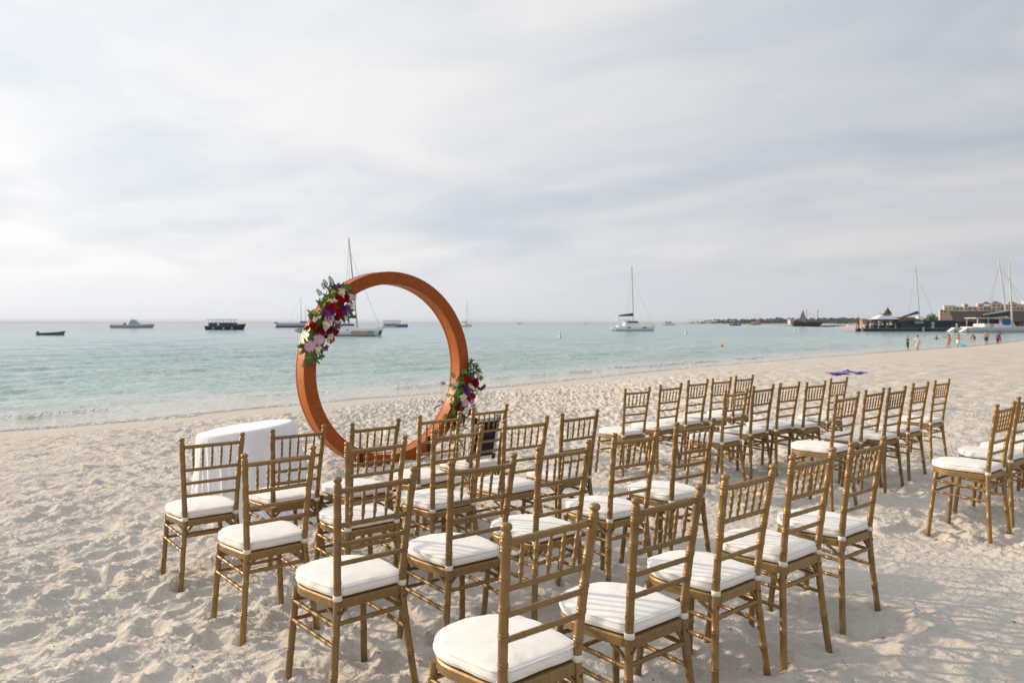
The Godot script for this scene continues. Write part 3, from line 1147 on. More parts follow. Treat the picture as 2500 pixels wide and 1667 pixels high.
func make_flowers() -> void:
	var rose := rose_mesh()
	var mum := mum_mesh()
	var spray := spray_mesh()
	var orchid := orchid_mesh()
	var leaves := [leaf_mesh(0.42), leaf_mesh(0.30), leaf_mesh(0.52)]
	var fern := fern_mesh()
	var reds := [mat(Color(0.42, 0.006, 0.016), 0.55), mat(Color(0.30, 0.003, 0.014), 0.55), mat(Color(0.52, 0.012, 0.03), 0.55)]
	var creams := [mat(Color(0.84, 0.77, 0.58), 0.7), mat(Color(0.85, 0.81, 0.70), 0.7)]
	var pinks := [mat(Color(0.66, 0.42, 0.54), 0.7), mat(Color(0.70, 0.48, 0.56), 0.7)]
	var purple := [mat(Color(0.17, 0.012, 0.20), 0.55), mat(Color(0.11, 0.008, 0.13), 0.55)]
	var greens := [leafy(Color(0.035, 0.085, 0.018)), leafy(Color(0.075, 0.14, 0.025)), leafy(Color(0.022, 0.055, 0.015)), leafy(Color(0.12, 0.19, 0.045))]
	var darkgreen := leafy(Color(0.022, 0.06, 0.028))
	var sets := [
		{
			"at": Vector2(-0.88, 0.57), "label": "long garland of red roses, cream, lilac and purple flowers on the arch's upper left",
			"rose": [[-0.76,0.79,0.044],[-0.68,0.81,0.038],[-0.85,0.7,0.047],[-1.08,0.51,0.034],[-0.99,0.45,0.046],[-0.76,0.65,0.041],[-0.78,0.58,0.025],[-0.88,0.44,0.031],[-0.86,0.36,0.037],[-0.8,0.44,0.028]],
			"cream": [[-0.73,0.86,0.038],[-0.87,0.77,0.022],[-0.82,0.77,0.025],[-0.61,0.73,0.028],[-0.92,0.5,0.046],[-0.9,0.38,0.043],[-1.02,0.26,0.034],[-0.69,0.59,0.022],[-1.06,0.57,0.024],[-1.0,0.6,0.018],[-0.8,0.54,0.022]],
			"mum": [[-0.88,0.58,0.053],[-1.01,0.36,0.055],[-1.11,0.29,0.052],[-0.62,0.82,0.035],[-0.58,0.81,0.032],[-0.68,0.64,0.022]],
			"orchid": [[-0.93,0.64,0.031],[-0.86,0.66,0.031],[-0.9,0.61,0.028],[-0.73,0.68,0.034],[-0.68,0.7,0.031],[-0.71,0.65,0.028],[-0.81,0.5,0.031],[-0.83,0.47,0.025],[-0.94,0.28,0.028],[-0.82,0.92,0.022],[-0.76,0.93,0.019]],
			"leaf": [[-1.09,0.64],[-1.04,0.62],[-0.64,0.93],[-0.69,0.94],[-1.1,0.36],[-0.63,0.9],[-0.61,0.65],[-0.63,0.59],[-0.75,0.52],[-0.93,0.78],[-0.96,0.72],[-0.84,0.84],[-0.98,0.24],[-0.96,0.18],[-1.04,0.53],[-1.08,0.42],[-1.13,0.2],[-1.08,0.2],[-1.04,0.21],[-0.98,0.75],[-0.78,0.89],[-1.0,0.56],[-0.74,0.72],[-1.08,0.15],[-1.03,0.14],[-0.72,0.62],[-0.86,0.9],[-0.9,0.83]],
			"fern": [[-0.88,0.9],[-0.79,0.95],[-0.93,0.83],[-1.15,0.46],[-1.14,0.32],[-1.13,0.26],[-1.1,0.16],[-0.62,0.68],[-0.86,0.93],[-1.0,0.2]],
			"tip": [],
		}, {
			"at": Vector2(1.0, -0.38), "label": "garland of red roses, lilac, cream and purple flowers on the arch's lower right",
			"rose": [[1.02,-0.16,0.035],[1.15,-0.21,0.05],[1.06,-0.37,0.041],[1.12,-0.38,0.032],[0.88,-0.5,0.032],[1.06,-0.57,0.036],[0.84,-0.67,0.04]],
			"cream": [[1.07,-0.25,0.036],[1.16,-0.32,0.035],[0.95,-0.38,0.038],[0.98,-0.56,0.045]],
			"mum": [[1.2,-0.12,0.033],[0.99,-0.45,0.045],[1.1,-0.45,0.041],[1.04,-0.66,0.036],[0.96,-0.73,0.038]],
			"orchid": [[0.99,-0.29,0.036],[1.03,-0.28,0.036],[1.01,-0.33,0.032],[1.23,-0.28,0.033],[1.27,-0.26,0.028],[0.95,-0.66,0.027]],
			"leaf": [[0.99,-0.06],[0.91,-0.16],[0.86,-0.26],[0.83,-0.36],[0.82,-0.54],[0.81,-0.58],[0.81,-0.74],[0.88,-0.33],[0.92,-0.42],[0.83,-0.45],[1.0,-0.76],[0.94,-0.22],[1.09,-0.14],[0.89,-0.6],[0.86,-0.72],[1.14,-0.51],[0.88,-0.76],[0.92,-0.5],[0.95,-0.3],[1.0,-0.2]],
			"fern": [[0.90,-0.14],[0.86,-0.25],[0.83,-0.36],[0.78,-0.58],[1.17,-0.5],[0.82,-0.66]],
			"tip": [[1.15,0.05],[1.23,-0.01],[1.27,-0.08],[1.30,-0.16],[1.19,-0.01],[1.12,0.02],[1.26,-0.15],[1.23,-0.07],[1.14,-0.06],[1.09,-0.07]],
		},
	]
	var basis := Basis(Vector3.UP, ARCH_TURN)
	for g in sets:
		var t := thing("flower_garland", g.label, "flower garland", ARCH + basis * Vector3(g.at.x, g.at.y, 0.02), ARCH_TURN, "garlands tied to the arch")
		var at := func(p, z: float) -> Vector3: return Vector3(p[0] - g.at.x, p[1] - g.at.y, z - 0.02)
		var lean := func(p) -> Vector3:   # flowers look outwards from the middle of the garland
			var axis: Vector2 = Vector2(0.62, 0.78)
			var q := Vector2(p[0] - g.at.x, p[1] - g.at.y)
			var off := q - axis * q.dot(axis)
			return Vector3(off.x * 5.0 + rng.randf_range(-0.3, 0.3), off.y * 5.0 + rng.randf_range(-0.2, 0.4), 1.0)
		for k in g.rose.size():
			bloom("rose", rose, reds[k % 3], t, at.call(g.rose[k], 0.115), g.rose[k][2] * 1.36, lean.call(g.rose[k]))
		for k in g.cream.size():
			bloom("cream_flower", spray, creams[k % 2], t, at.call(g.cream[k], 0.11), g.cream[k][2] * 1.6, lean.call(g.cream[k]))
		for k in g.mum.size():
			bloom("lilac_chrysanthemum", mum, pinks[k % 2], t, at.call(g.mum[k], 0.115), g.mum[k][2] * 1.22, lean.call(g.mum[k]))
		for k in g.orchid.size():
			bloom("purple_orchid", orchid, purple[k % 2], t, at.call(g.orchid[k], 0.12), g.orchid[k][2] * 1.5, lean.call(g.orchid[k]))
		var everything: Array = g.rose + g.cream + g.mum + g.orchid
		# foliage: whorls of leaves at their places and a bed of leaves under the flowers
		for p in g.leaf:
			var a0 := rng.randf() * TAU
			var n := 5
			for k in n:
				var a := a0 + TAU * k / n + rng.randf_range(-0.3, 0.3)
				sprig("leaf", leaves[rng.randi() % 3], greens[rng.randi() % 4], t, at.call(p, 0.05 + rng.randf() * 0.03), rng.randf_range(0.05, 0.072), Vector3(cos(a), sin(a), rng.randf_range(0.2, 0.9)), Vector3(cos(a) * -0.4, sin(a) * -0.4, 1))
		for p in everything:
			for k in 4:
				var a := rng.randf() * TAU
				sprig("leaf", leaves[rng.randi() % 3], greens[rng.randi() % 3], t, at.call(p, 0.035), p[2] * 1.3 + 0.045, Vector3(cos(a), sin(a), 0.25), Vector3(0, 0, 1))
		for p in g.fern:
			var q := Vector2(p[0] - g.at.x, p[1] - g.at.y)
			var axis: Vector2 = Vector2(0.62, 0.78)
			var d := (q - axis * q.dot(axis) * 0.55).normalized()
			sprig("fern_frond", fern, darkgreen, t, at.call(p, 0.04), rng.randf_range(0.085, 0.115), Vector3(d.x - 0.35, d.y, rng.randf_range(0.0, 0.4)), Vector3(0, 0, 1))
		for p in g.tip:
			var q := Vector2(p[0] - 1.06, p[1] + 0.2)
			for k in 6:
				var a := q.angle() + (k - 2.5) * 0.42 + rng.randf_range(-0.15, 0.15)
				sprig("leaf", leaves[1], greens[[0, 1, 2][rng.randi() % 3]], t, at.call([p[0] - q.normalized().x * 0.03 + (k % 2) * q.normalized().x * 0.03, p[1] - q.normalized().y * 0.03 + (k % 2) * q.normalized().y * 0.03], 0.04), 0.062, Vector3(cos(a), sin(a), rng.randf_range(-0.2, 0.5)), Vector3(0, 0, 1))
			var st := news()
			tube(st, [at.call([1.05, -0.18], 0.03), at.call([1.05 + q.x * 0.5, -0.2 + q.y * 0.55], 0.05), at.call(p, 0.04)], [0.004, 0.003, 0.002], 5)
			part("stem", st, greens[1], t)
		# a loose bed of leaves through the whole garland
		var run := Vector2(0.20, 0.31) if g.at.x < 0 else Vector2(0.12, 0.28)
		for k in 90:
			var f := rng.randf_range(-1.0, 1.0)
			var w := rng.randf_range(-0.085, 0.085) * sqrt(1.05 - f * f)
			var p := Vector3(run.x * f + w * 0.8, run.y * f - w * 0.6, rng.randf_range(0.0, 0.055))
			var a := rng.randf() * TAU
			sprig("leaf", leaves[rng.randi() % 3], greens[[0, 2, 2, 1][rng.randi() % 4]], t, p, rng.randf_range(0.05, 0.085), Vector3(cos(a), sin(a), rng.randf_range(0.0, 0.6)), Vector3(cos(a) * -0.3, sin(a) * -0.3, 1))
		# the dark moss bed that the stems are pushed into
		var bed := news()
		var lo := Vector3(-0.17, -0.33, 0.0)
		var hi := Vector3(0.20, 0.29, 0.0)
		if g.at.x > 0:
			lo = Vector3(-0.12, -0.34, 0.0)
			hi = Vector3(0.09, 0.20, 0.0)
		tube(bed, [lo, lo.lerp(hi, 0.2), lo.lerp(hi, 0.5), lo.lerp(hi, 0.8), hi], [0.03, 0.055, 0.06, 0.055, 0.03], 10, true, 0.6)
		part("moss_bed", bed, greens[2], t)
	# ribbons that hold the right garland
	var rib := news()
	var wide := [[0.93, -0.23, 0.035], [0.88, -0.222, 0.01], [0.853, -0.212, -0.03], [0.845, -0.205, -0.1]]
	for k in 3:
		var a := Vector3(wide[k][0], wide[k][1], wide[k][2])
		var b := Vector3(wide[k + 1][0], wide[k + 1][1], wide[k + 1][2])
		box(rib, (a + b) * 0.5, Vector3(a.distance_to(b) + 0.006, 0.05 - 0.01 * k, 0.005), Basis.looking_at((b - a).normalized(), Vector3.UP) * Basis(Vector3.UP, PI / 2))
	var ro := part("white_ribbon", rib, M.cloth, self)
	ro.transform = Transform3D(basis, ARCH)
	tag(ro, "white ribbon wrapped round the arch beside the lower right garland", "ribbon")
	var ties := mat(Color(0.16, 0.05, 0.09), 0.6)
	for k in 2:
		var st := news()
		var o := Vector3([0.83, 0.79][k], [-0.21, -0.44][k], -0.06)
		var e := Vector3(-0.10, 0.015, 0.0)
		tube(st, [o, o + e * 0.5 + Vector3(0, 0.018, 0), o + e, o + e * 0.6 - Vector3(0, 0.006, 0), o], [0.004, 0.005, 0.006, 0.005, 0.004], 5)
		tube(st, [o, o + Vector3(-0.05, [0.0, -0.02][k], 0.02), o + Vector3([-0.09, -0.17][k], [-0.005, -0.06][k], 0.03)], [0.004, 0.006, 0.007], 5)
		var b := part("ribbon_bow", st, ties, self)
		b.transform = Transform3D(basis, ARCH)
		tag(b, ["thin dark ribbon loop at the level of the white ribbon on the arch", "thin dark red ribbon bow lower on the arch, ends hanging left"][k], "ribbon")

# ------------------------------------------------------------------ things on and round the chairs
func make_small_things() -> void:
	# picture frame seen from behind, leaning in the front row's aisle-side chair
	var base := Vector3(-0.21, 0.0, -6.04)
	var turn := 0.80
	var b := Basis(Vector3.UP, turn) * Basis(Vector3.RIGHT, 0.20)
	var t := thing("picture_frame", "white frame with black back and black corners standing on a front-row chair", "frame", base + Basis(Vector3.UP, turn) * Vector3(0.03, 0.466, -0.075))
	t.basis = b
	var w := 0.27
	var h := 0.335
	for s in [-1.0, 1.0]:
		var st := news()
		box(st, Vector3(s * (w * 0.5 - 0.018), h * 0.5, 0), Vector3(0.036, h, 0.03))
		box(st, Vector3(s * (w * 0.5 + 0.004), h * 0.5, -0.004), Vector3(0.012, h - 0.02, 0.012))
		part("frame_bar", st, M.white, t)
		st = news()
		box(st, Vector3(0, h * 0.5 + s * (h * 0.5 - 0.018), 0), Vector3(w - 0.073, 0.036, 0.03))
		part("frame_bar", st, M.white, t)
		for q in [-1.0, 1.0]:
			st = news()
			box(st, Vector3(s * (w * 0.5 - 0.012), h * 0.5 + q * (h * 0.5 - 0.016), 0), Vector3(0.034, 0.044, 0.036))
			part("corner_guard", st, M.black, t)
	var back := news()
	box(back, Vector3(0, h * 0.5, 0.008), Vector3(w - 0.06, h - 0.06, 0.022))
	part("back_panel", back, M.black, t)
	# small white bouquet beside it
	var f := thing("white_bouquet", "small bunch of white flowers with green leaves beside the frame on the chair", "bouquet", base + Basis(Vector3.UP, turn) * Vector3(-0.145, 0.466, -0.14), turn)
	var spray := spray_mesh()
	var wm := mat(Color(0.78, 0.77, 0.70), 0.8)
	var gm := leafy(Color(0.07, 0.13, 0.04))
	var leaf := leaf_mesh(0.4)
	for k in 26:
		var p := Vector3(rng.randf_range(-0.055, 0.055), 0.02 + 0.23 * k / 26.0, rng.randf_range(-0.04, 0.05))
		p.x += 0.03 * (p.y / 0.25) - 0.01
		bloom("white_flower", spray, wm, f, p, rng.randf_range(0.016, 0.03), Vector3(rng.randf_range(-1, 1), rng.randf_range(-0.2, 1), 1))
		var a := rng.randf() * TAU
		sprig("leaf", leaf, gm, f, p, 0.045, Vector3(cos(a), sin(a), 0.3), Vector3(0, 0, 1))
	# purple towel flung down on the sand beyond the chairs
	var st := news()
	var n := noise(FastNoiseLite.TYPE_SIMPLEX, 3.0, 3, 501)
	var rows := []
	var tx := 10.7
	var tz := 25.3
	for i in 31:
		var row := []
		for j in 13:
			var u := i / 30.0
			var v := j / 12.0
			var x := tx + (u - 0.5) * 1.15
			var zd := tz + (v - 0.5) * (0.9 - 0.5 * u)
			var y := 0.02 + 0.11 * exp(-pow((u - 0.48) / 0.12, 2.0) - pow((v - 0.4) / 0.25, 2.0)) + 0.07 * absf(n.get_noise_2d(x * 1.4, zd * 1.4))
			row.append(Vector3(x, ground(x, zd) + y, -zd))
		rows.append(row)
	for i in 30:
		for j in 12:
			quad(st, rows[i][j], rows[i + 1][j], rows[i + 1][j + 1], rows[i][j + 1])
	tag(part("purple_towel", st, mat(Color(0.16, 0.09, 0.42), 0.9), self), "crumpled purple towel lying on the sand beyond the right block of chairs", "towel")
	# twigs and shell grit on the raked sand
	var grit := news(false)
	for k in 260:
		var zd := 2.4 + 9.0 * rng.randf() * rng.randf()
		var x := rng.randf_range(-0.66, 0.66) * zd
		var y := sand_y(x, zd) - 0.002
		var l := rng.randf_range(0.004, 0.016)
		box(grit, Vector3(x, y + 0.004, -zd), Vector3(l, 0.003, rng.randf_range(0.0025, 0.005)), Basis(Vector3.UP, rng.randf() * TAU))
	var gr := part("twigs", grit, mat(Color(0.10, 0.07, 0.045), 0.9), self)
	gr.set_meta("kind", "stuff")
	tag(gr, "tiny dark twigs and bits of shell strewn over the sand", "twigs")

# ------------------------------------------------------------------ boats
# a hull along x with its bow at +x: sheer heights at stern and bow, beam, fullness of the stern
func hull(l: float, beam: float, stern_y: float, bow_y: float, stern_full := 0.8, lo := -0.4, rake := 0.06, side0 := 0.0) -> SurfaceTool:
	var st := news()
	var rings := []
	for i in 15:
		var f := i / 14.0
		var w := beam * 0.5 * (lerpf(stern_full, 1.0, smoothstep(0.0, 0.45, f)) if f < 0.5 else maxf(0.02, sqrt(1.0 - pow((f - 0.5) / 0.5, 2.4))))
		var y := lerpf(stern_y, bow_y, pow(f, 1.8))
		var x := (f - 0.5) * l
		var back := rake * l * pow(f, 3.0)
		var ring := PackedVector3Array()
		for p in [[1.0, y, 1.0], [0.97, lerpf(side0, y, 0.5), 0.5], [0.9, side0, 0.0], [0.55, lo, -0.3], [-0.55, lo, -0.3], [-0.9, side0, 0.0], [-0.97, lerpf(side0, y, 0.5), 0.5], [-1.0, y, 1.0]]:
			ring.append(Vector3(x + back * (p[2] - 1.0) + (0.02 * l * (1.0 - p[2]) if i == 0 else 0.0), p[1], p[0] * w))
		rings.append(ring)
	loft(st, rings, true)
	return st

func stripe(l: float, beam: float, y0: float, y1: float, stern_full := 0.8, proud := 1.01) -> SurfaceTool:   # a band along the waterline
	var st := news()
	var rings := []
	for i in 15:
		var f := i / 14.0
		var w := beam * 0.5 * (lerpf(stern_full, 1.0, smoothstep(0.0, 0.45, f)) if f < 0.5 else maxf(0.02, sqrt(1.0 - pow((f - 0.5) / 0.5, 2.4)))) * 0.93 * proud
		var x := (f - 0.5) * l * 1.002 - 0.05 * l * pow(f, 3.0)
		rings.append(PackedVector3Array([Vector3(x, y1, w), Vector3(x, y0, w * 0.97), Vector3(x, y0, -w * 0.97), Vector3(x, y1, -w)]))
	loft(st, rings, true)
	return st

func one_box(called: String, c: Vector3, s: Vector3, m: Material, parent: Node, basis := Basis()) -> MeshInstance3D:
	var st := news()
	box(st, c, s, basis)
	return part(called, st, m, parent)

func wires(called: String, pairs: Array, r: float, parent: Node, m: Material) -> void:
	for p in pairs:
		var st := news()
		line(st, p[0], p[1], r, 4)
		part(called, st, m, parent)

func spar(called: String, a: Vector3, b: Vector3, r0: float, r1: float, m: Material, parent: Node) -> void:
	var st := news()
	tube(st, [a, b], [r0, r1], 8)
	part(called, st, m, parent)

func rail(parent: Node, x0: float, x1: float, y: float, z: float, n: int, high := 0.6) -> void:
	var st := news()
	for k in n + 1:
		var x := lerpf(x0, x1, float(k) / n)
		line(st, Vector3(x, y, z), Vector3(x, y + high, z), 0.025, 4)
	for h in [0.5, 1.0]:
		line(st, Vector3(x0, y + high * h, z), Vector3(x1, y + high * h, z), 0.018, 4)
	part("guard_rail", st, M.palespar, parent)

func trapezoid(st: SurfaceTool, x0: float, x1: float, y0: float, y1: float, z: float, in0: float, in1: float, inz := 0.0) -> void:   # a block whose ends and sides lean in towards the top
	st.set_smooth_group(-1)
	var b := [Vector3(x0, y0, z), Vector3(x1, y0, z), Vector3(x1, y0, -z), Vector3(x0, y0, -z)]
	var t := [Vector3(x0 + in0, y1, z - inz), Vector3(x1 - in1, y1, z - inz), Vector3(x1 - in1, y1, -z + inz), Vector3(x0 + in0, y1, -z + inz)]
	for k in 4:
		var m := (k + 1) % 4
		quad(st, b[k], b[m], t[m], t[k])
	quad(st, t[0], t[1], t[2], t[3])
	quad(st, b[3], b[2], b[1], b[0])

func sea_thing(called: String, label: String, category: String, x: float, zd: float, turn := 0.0, group := "") -> Node3D:
	return thing(called, label, category, Vector3(x, SEA, -zd), turn, group)

func sail_cover(parent: Node, a: Vector3, b: Vector3, high: float, m: Material) -> void:
	var st := news()
	tube(st, [a, a.lerp(b, 0.3), a.lerp(b, 0.75), b], [high * 0.25, high * 0.36, high * 0.5, high * 0.62], 8, true, 1.0)
	part("sail_cover", st, m, parent)

func catamaran(t: Node3D, l: float, beam: float, top: float, mast_x: float, mast_top: Vector3, low: Material, hull_m: Material) -> void:
	for s in [-1.0, 1.0]:
		var h := part("hull", hull(l, beam * 0.24, top * 0.72, top, 0.8, -0.3, 0.05), hull_m, t)
		h.position.z = s * beam * 0.38
		var w := part("waterline", stripe(l, beam * 0.24, -0.05, 0.20, 0.8, 1.05), low, h)
	one_box("bridge_deck", Vector3(-l * 0.06, top * 0.78, 0), Vector3(l * 0.68, top * 0.3, beam * 0.7), hull_m, t)
	var st := news()
	tube(st, [Vector3(mast_x, top * 0.9, 0), Vector3(mast_x, top * 0.9, 0).lerp(mast_top, 0.5), mast_top], [0.15, 0.14, 0.09], 8)
	var m := part("mast", st, M.spar, t)
	wires("stay", [[mast_top.lerp(Vector3(mast_x, top, 0), 0.17), Vector3(l * 0.46, top, 0)], [mast_top, Vector3(mast_x - l * 0.16, top, beam * 0.45)], [mast_top, Vector3(mast_x - l * 0.16, top, -beam * 0.45)]], 0.025, t, M.wire)
	var sp := mast_top.lerp(Vector3(mast_x, top, 0), 0.6)
	spar("spreader", sp + Vector3(0, 0, -1.1), sp + Vector3(0, 0, 1.1), 0.04, 0.04, M.spar, m)

func make_boats() -> void:
	# grey inflatable dinghy, far left
	var t := sea_thing("dinghy", "small dark grey dinghy with outboard motor, nearest boat at far left", "dinghy", -102.1, 176.0, 0.06)
	part("hull", hull(5.6, 2.0, 0.34, 0.72, 0.9, -0.15, 0.02), M.rubber, t)
	for s in [-1.0, 1.0]:
		var st := news()
		tube(st, [Vector3(-3.0, 0.34, s * 0.85), Vector3(-0.5, 0.38, s * 0.95), Vector3(1.4, 0.5, s * 0.75), Vector3(2.9, 0.78, 0.0)], [0.14, 0.2, 0.2, 0.16], 8)
		part("side_tube", st, M.rubber, t)
	var st := news()
	box(st, Vector3(-2.95, 0.62, 0), Vector3(0.36, 0.4, 0.4))
	box(st, Vector3(-3.1, 0.1, 0), Vector3(0.16, 0.8, 0.12))
	part("outboard_motor", st, M.black, t)
	# pale grey patrol vessel
	t = sea_thing("patrol_vessel", "pale grey patrol vessel with low wheelhouse near the left horizon", "ship", -204.5, 428.5, 0.05)
	part("hull", hull(23.0, 5.5, 1.75, 2.1, 0.9, -0.6, 0.05), M.greyhull, t)
	st = news()
	trapezoid(st, -1.6, 3.2, 1.7, 3.3, 1.7, 0.2, 0.8)
	part("wheelhouse", st, M.greyhull, t)
	st = news()
	trapezoid(st, -1.0, 1.9, 3.3, 4.4, 1.3, 0.3, 0.6)
	var up := part("bridge", st, M.greyhull, t)
	for k in 3:
		one_box("window", Vector3(-0.2 + k * 0.7, 3.9, 1.22), Vector3(0.5, 0.45, 0.12), M.glass, up)
	spar("mast", Vector3(-0.5, 4.3, 0), Vector3(-1.2, 6.1, 0), 0.1, 0.05, M.greyhull, t)
	spar("aerial", Vector3(1.2, 4.3, 0), Vector3(1.2, 5.8, 0), 0.04, 0.03, M.greyhull, t)
	one_box("deck_locker", Vector3(-4.4, 2.0, 0), Vector3(0.9, 1.2, 1.2), M.dark, t)
	rail(t, -10.5, -3.0, 1.75, 2.4, 7, 0.9)
	rail(t, 3.5, 10.2, 1.9, 1.4, 6, 0.9)
	# dark blue tour boat with a canopy
	t = sea_thing("tour_boat", "dark blue tour boat under a flat white canopy, left of the arch", "boat", -114.4, 317.9, -0.04)
	part("hull", hull(16.2, 4.6, 1.5, 2.4, 0.9, -0.5, 0.07), M.navy, t)
	one_box("cabin", Vector3(-1.4, 2.1, 0), Vector3(10.5, 1.4, 3.4), mat(Color(0.03, 0.07, 0.11), 0.5), t)
	one_box("white_locker", Vector3(-2.6, 2.3, 1.75), Vector3(0.8, 1.5, 0.2), M.white, t)
	one_box("canopy", Vector3(-1.6, 4.05, 0), Vector3(11.2, 0.22, 4.4), mat(Color(0.5, 0.55, 0.56), 0.5), t)
	for x in [-6.4, -3.4, -0.4, 2.6]:
		for z in [-1.9, 1.9]:
			spar("post", Vector3(x, 1.6, z), Vector3(x, 3.95, z), 0.09, 0.09, M.navy if x > -4.0 else M.white, t)
	for x in [-4.4, -0.2, 3.2]:
		st = news()
		ball(st, Vector3(x, 0.55, 2.28), Vector3(0.36, 0.36, 0.2), 8, 6)
		part("fender", st, M.white, t)
	# grey two-masted schooner behind the garland
	t = sea_thing("schooner", "grey schooner with four bare masts, partly hidden by the upper garland", "sailing ship", -120.0, 469.3, 0.0)
	part("hull", hull(38.0, 7.0, 2.6, 3.0, 0.75, -0.6, 0.06), M.greyhull, t)
	part("waterline", stripe(38.0, 7.0, -0.1, 0.9, 0.75, 1.08), mat(Color(0.05, 0.05, 0.055), 0.6), t)
	one_box("deck_house", Vector3(3.0, 3.2, 0), Vector3(16.0, 1.0, 3.0), mat(Color(0.14, 0.11, 0.11), 0.7), t)
	for p in [[-4.8, 18.0], [-2.2, 11.6], [2.1, 11.2], [6.3, 17.2]]:
		spar("mast", Vector3(p[0] + 0.3, 2.4, 0), Vector3(p[0], p[1], 0), 0.18, 0.08, M.spar, t)
	spar("bowsprit", Vector3(-18.5, 2.4, 0), Vector3(-20.5, 2.9, 0), 0.5, 0.4, M.dark, t)
	wires("stay", [[Vector3(-4.8, 17.5, 0), Vector3(-12, 3, 0)], [Vector3(6.3, 16.8, 0), Vector3(15, 3, 0)]], 0.04, t, M.wire)
	# white catamaran with the name on its hull
	t = sea_thing("catamaran", "white sailing catamaran with rainbow-coloured name on its hull, seen through the arch", "catamaran", -33.9, 167.0, 0.03, "sailing catamarans at anchor")
	catamaran(t, 13.2, 7.0, 1.75, 1.35, Vector3(-0.35, 20.6, 0), M.teal, M.white)
	st = news()
	trapezoid(st, -4.2, 1.6, 1.7, 2.75, 1.9, 0.3, 1.4, 0.3)
	var cab := part("cabin", st, M.white, t)
	one_box("window_band", Vector3(-0.7, 2.3, 1.76), Vector3(3.4, 0.34, 0.14), M.glass, cab)
	for x in [-1.95, -0.1]:
		one_box("porthole", Vector3(x, 1.22, 3.47), Vector3(0.34, 0.2, 0.06), M.glass, t)
	sail_cover(t, Vector3(-4.4, 3.9, 0), Vector3(1.1, 4.0, 0), 0.62, M.navy)
	spar("boom", Vector3(-4.6, 3.75, 0), Vector3(1.2, 3.75, 0), 0.1, 0.1, M.spar, t)
	one_box("sun_canopy", Vector3(-3.4, 3.0, 0), Vector3(3.4, 0.12, 3.6), M.white, t)
	rail(t, 1.8, 6.2, 1.72, 3.1, 6, 0.7)
	rail(t, -6.3, -4.4, 1.3, 3.2, 3, 0.7)
	spar("bowsprit", Vector3(6.2, 1.6, 0), Vector3(7.4, 1.75, 0), 0.08, 0.05, M.palespar, t)
	st = news()
	box(st, Vector3(6.4, 0.75, 2.1), Vector3(0.5, 0.9, 0.5))
	part("bow_net", st, M.teal, t)
	var font := SystemFont.new()
	font.font_names = PackedStringArray(["Droid Sans"])
	font.font_weight = 700
	var word := "OCEAN FAITH"
	var tints := [Color(0.55, 0.03, 0.04), Color(0.62, 0.09, 0.05), Color(0.66, 0.2, 0.05), Color(0.62, 0.26, 0.08), Color(0.62, 0.36, 0.12), Color(1, 1, 1), Color(0.62, 0.46, 0.08), Color(0.4, 0.45, 0.08), Color(0.16, 0.36, 0.12), Color(0.05, 0.30, 0.2), Color(0.03, 0.26, 0.26)]
	var x := 0.62
	for k in word.length():
		if word[k] != " ":
			var tm := TextMesh.new()
			tm.text = word[k]
			tm.font = font
			tm.font_size = 64
			tm.pixel_size = 0.0142
			tm.depth = 0.03
			tm.horizontal_alignment = HORIZONTAL_ALIGNMENT_LEFT
			var o := put("letter", tm, mat(tints[k], 0.6), t)
			o.position = Vector3(x, 0.77, 3.535)
		x += {"I": 0.24, " ": 0.26, "T": 0.40, "F": 0.40, "E": 0.41, "C": 0.44}.get(word[k], 0.48)
	# blue and white ferry
	t = sea_thing("ferry_boat", "small blue and white ferry with a flat blue roof, seen through the arch", "boat", -76.2, 518.7, -0.03)
	part("hull", hull(16.8, 4.6, 1.4, 2.2, 0.95, -0.5, 0.05), M.white, t)
	one_box("hull_stripe", Vector3(-2.8, 1.45, 2.2), Vector3(8.2, 0.8, 0.3), M.blue, t)
	part("bow_paint", stripe(16.9, 4.6, 0.1, 1.7, 0.95, 1.09), M.blue, t).scale = Vector3(0.5, 1, 1)
	t.get_child(2).position = Vector3(4.4, 0, 0)
	st = news()
	trapezoid(st, -7.8, 4.4, 1.6, 3.2, 1.9, 0.1, 1.8)
	part("cabin", st, M.white, t)
	one_box("roof", Vector3(-2.0, 4.1, 0), Vector3(11.4, 0.34, 4.4), mat(Color(0.03, 0.17, 0.32), 0.5), t)
	for px in [-7.2, -4.0, -0.8, 2.6]:
		for z in [-1.8, 1.8]:
			spar("post", Vector3(px, 3.1, z), Vector3(px, 4.0, z), 0.1, 0.1, M.white, t)
	# small sloop beyond the right limb of the arch
	t = sea_thing("sloop", "small distant sloop with one bare mast just right of the arch", "sailboat", -33.4, 579.8, 0.5)
	part("hull", hull(10.0, 3.0, 1.2, 1.7, 0.7, -0.5, 0.06), M.white, t)
	one_box("cabin", Vector3(0.2, 1.6, 0), Vector3(4.0, 0.7, 1.8), M.greyhull, t)
	spar("mast", Vector3(0.6, 1.3, 0), Vector3(0.4, 18.5, 0), 0.16, 0.1, M.spar, t)
	sail_cover(t, Vector3(-3.4, 3.2, 0), Vector3(0.4, 3.3, 0), 0.7, M.navy)
	wires("stay", [[Vector3(0.4, 17.5, 0), Vector3(4.8, 1.7, 0)]], 0.05, t, M.wire)
	# specks on the horizon
	t = sea_thing("sloop", "tiny sailboat on the horizon, left of the large catamaran", "sailboat", 148.0, 1600.0, 0.2)
	part("hull", hull(10.0, 3.2, 1.3, 1.7), M.white, t)
	spar("mast", Vector3(0.4, 1.3, 0), Vector3(0.2, 15.5, 0), 0.22, 0.16, M.spar, t)
	t = sea_thing("fishing_boat", "tiny boat on the horizon between the arch and the large catamaran", "boat", 19.0, 2000.0, 0.1)
	part("hull", hull(13.0, 4.0, 1.8, 2.6), M.greyhull, t)
	one_box("wheelhouse", Vector3(-1.5, 3.2, 0), Vector3(4.0, 3.0, 2.6), M.white, t)
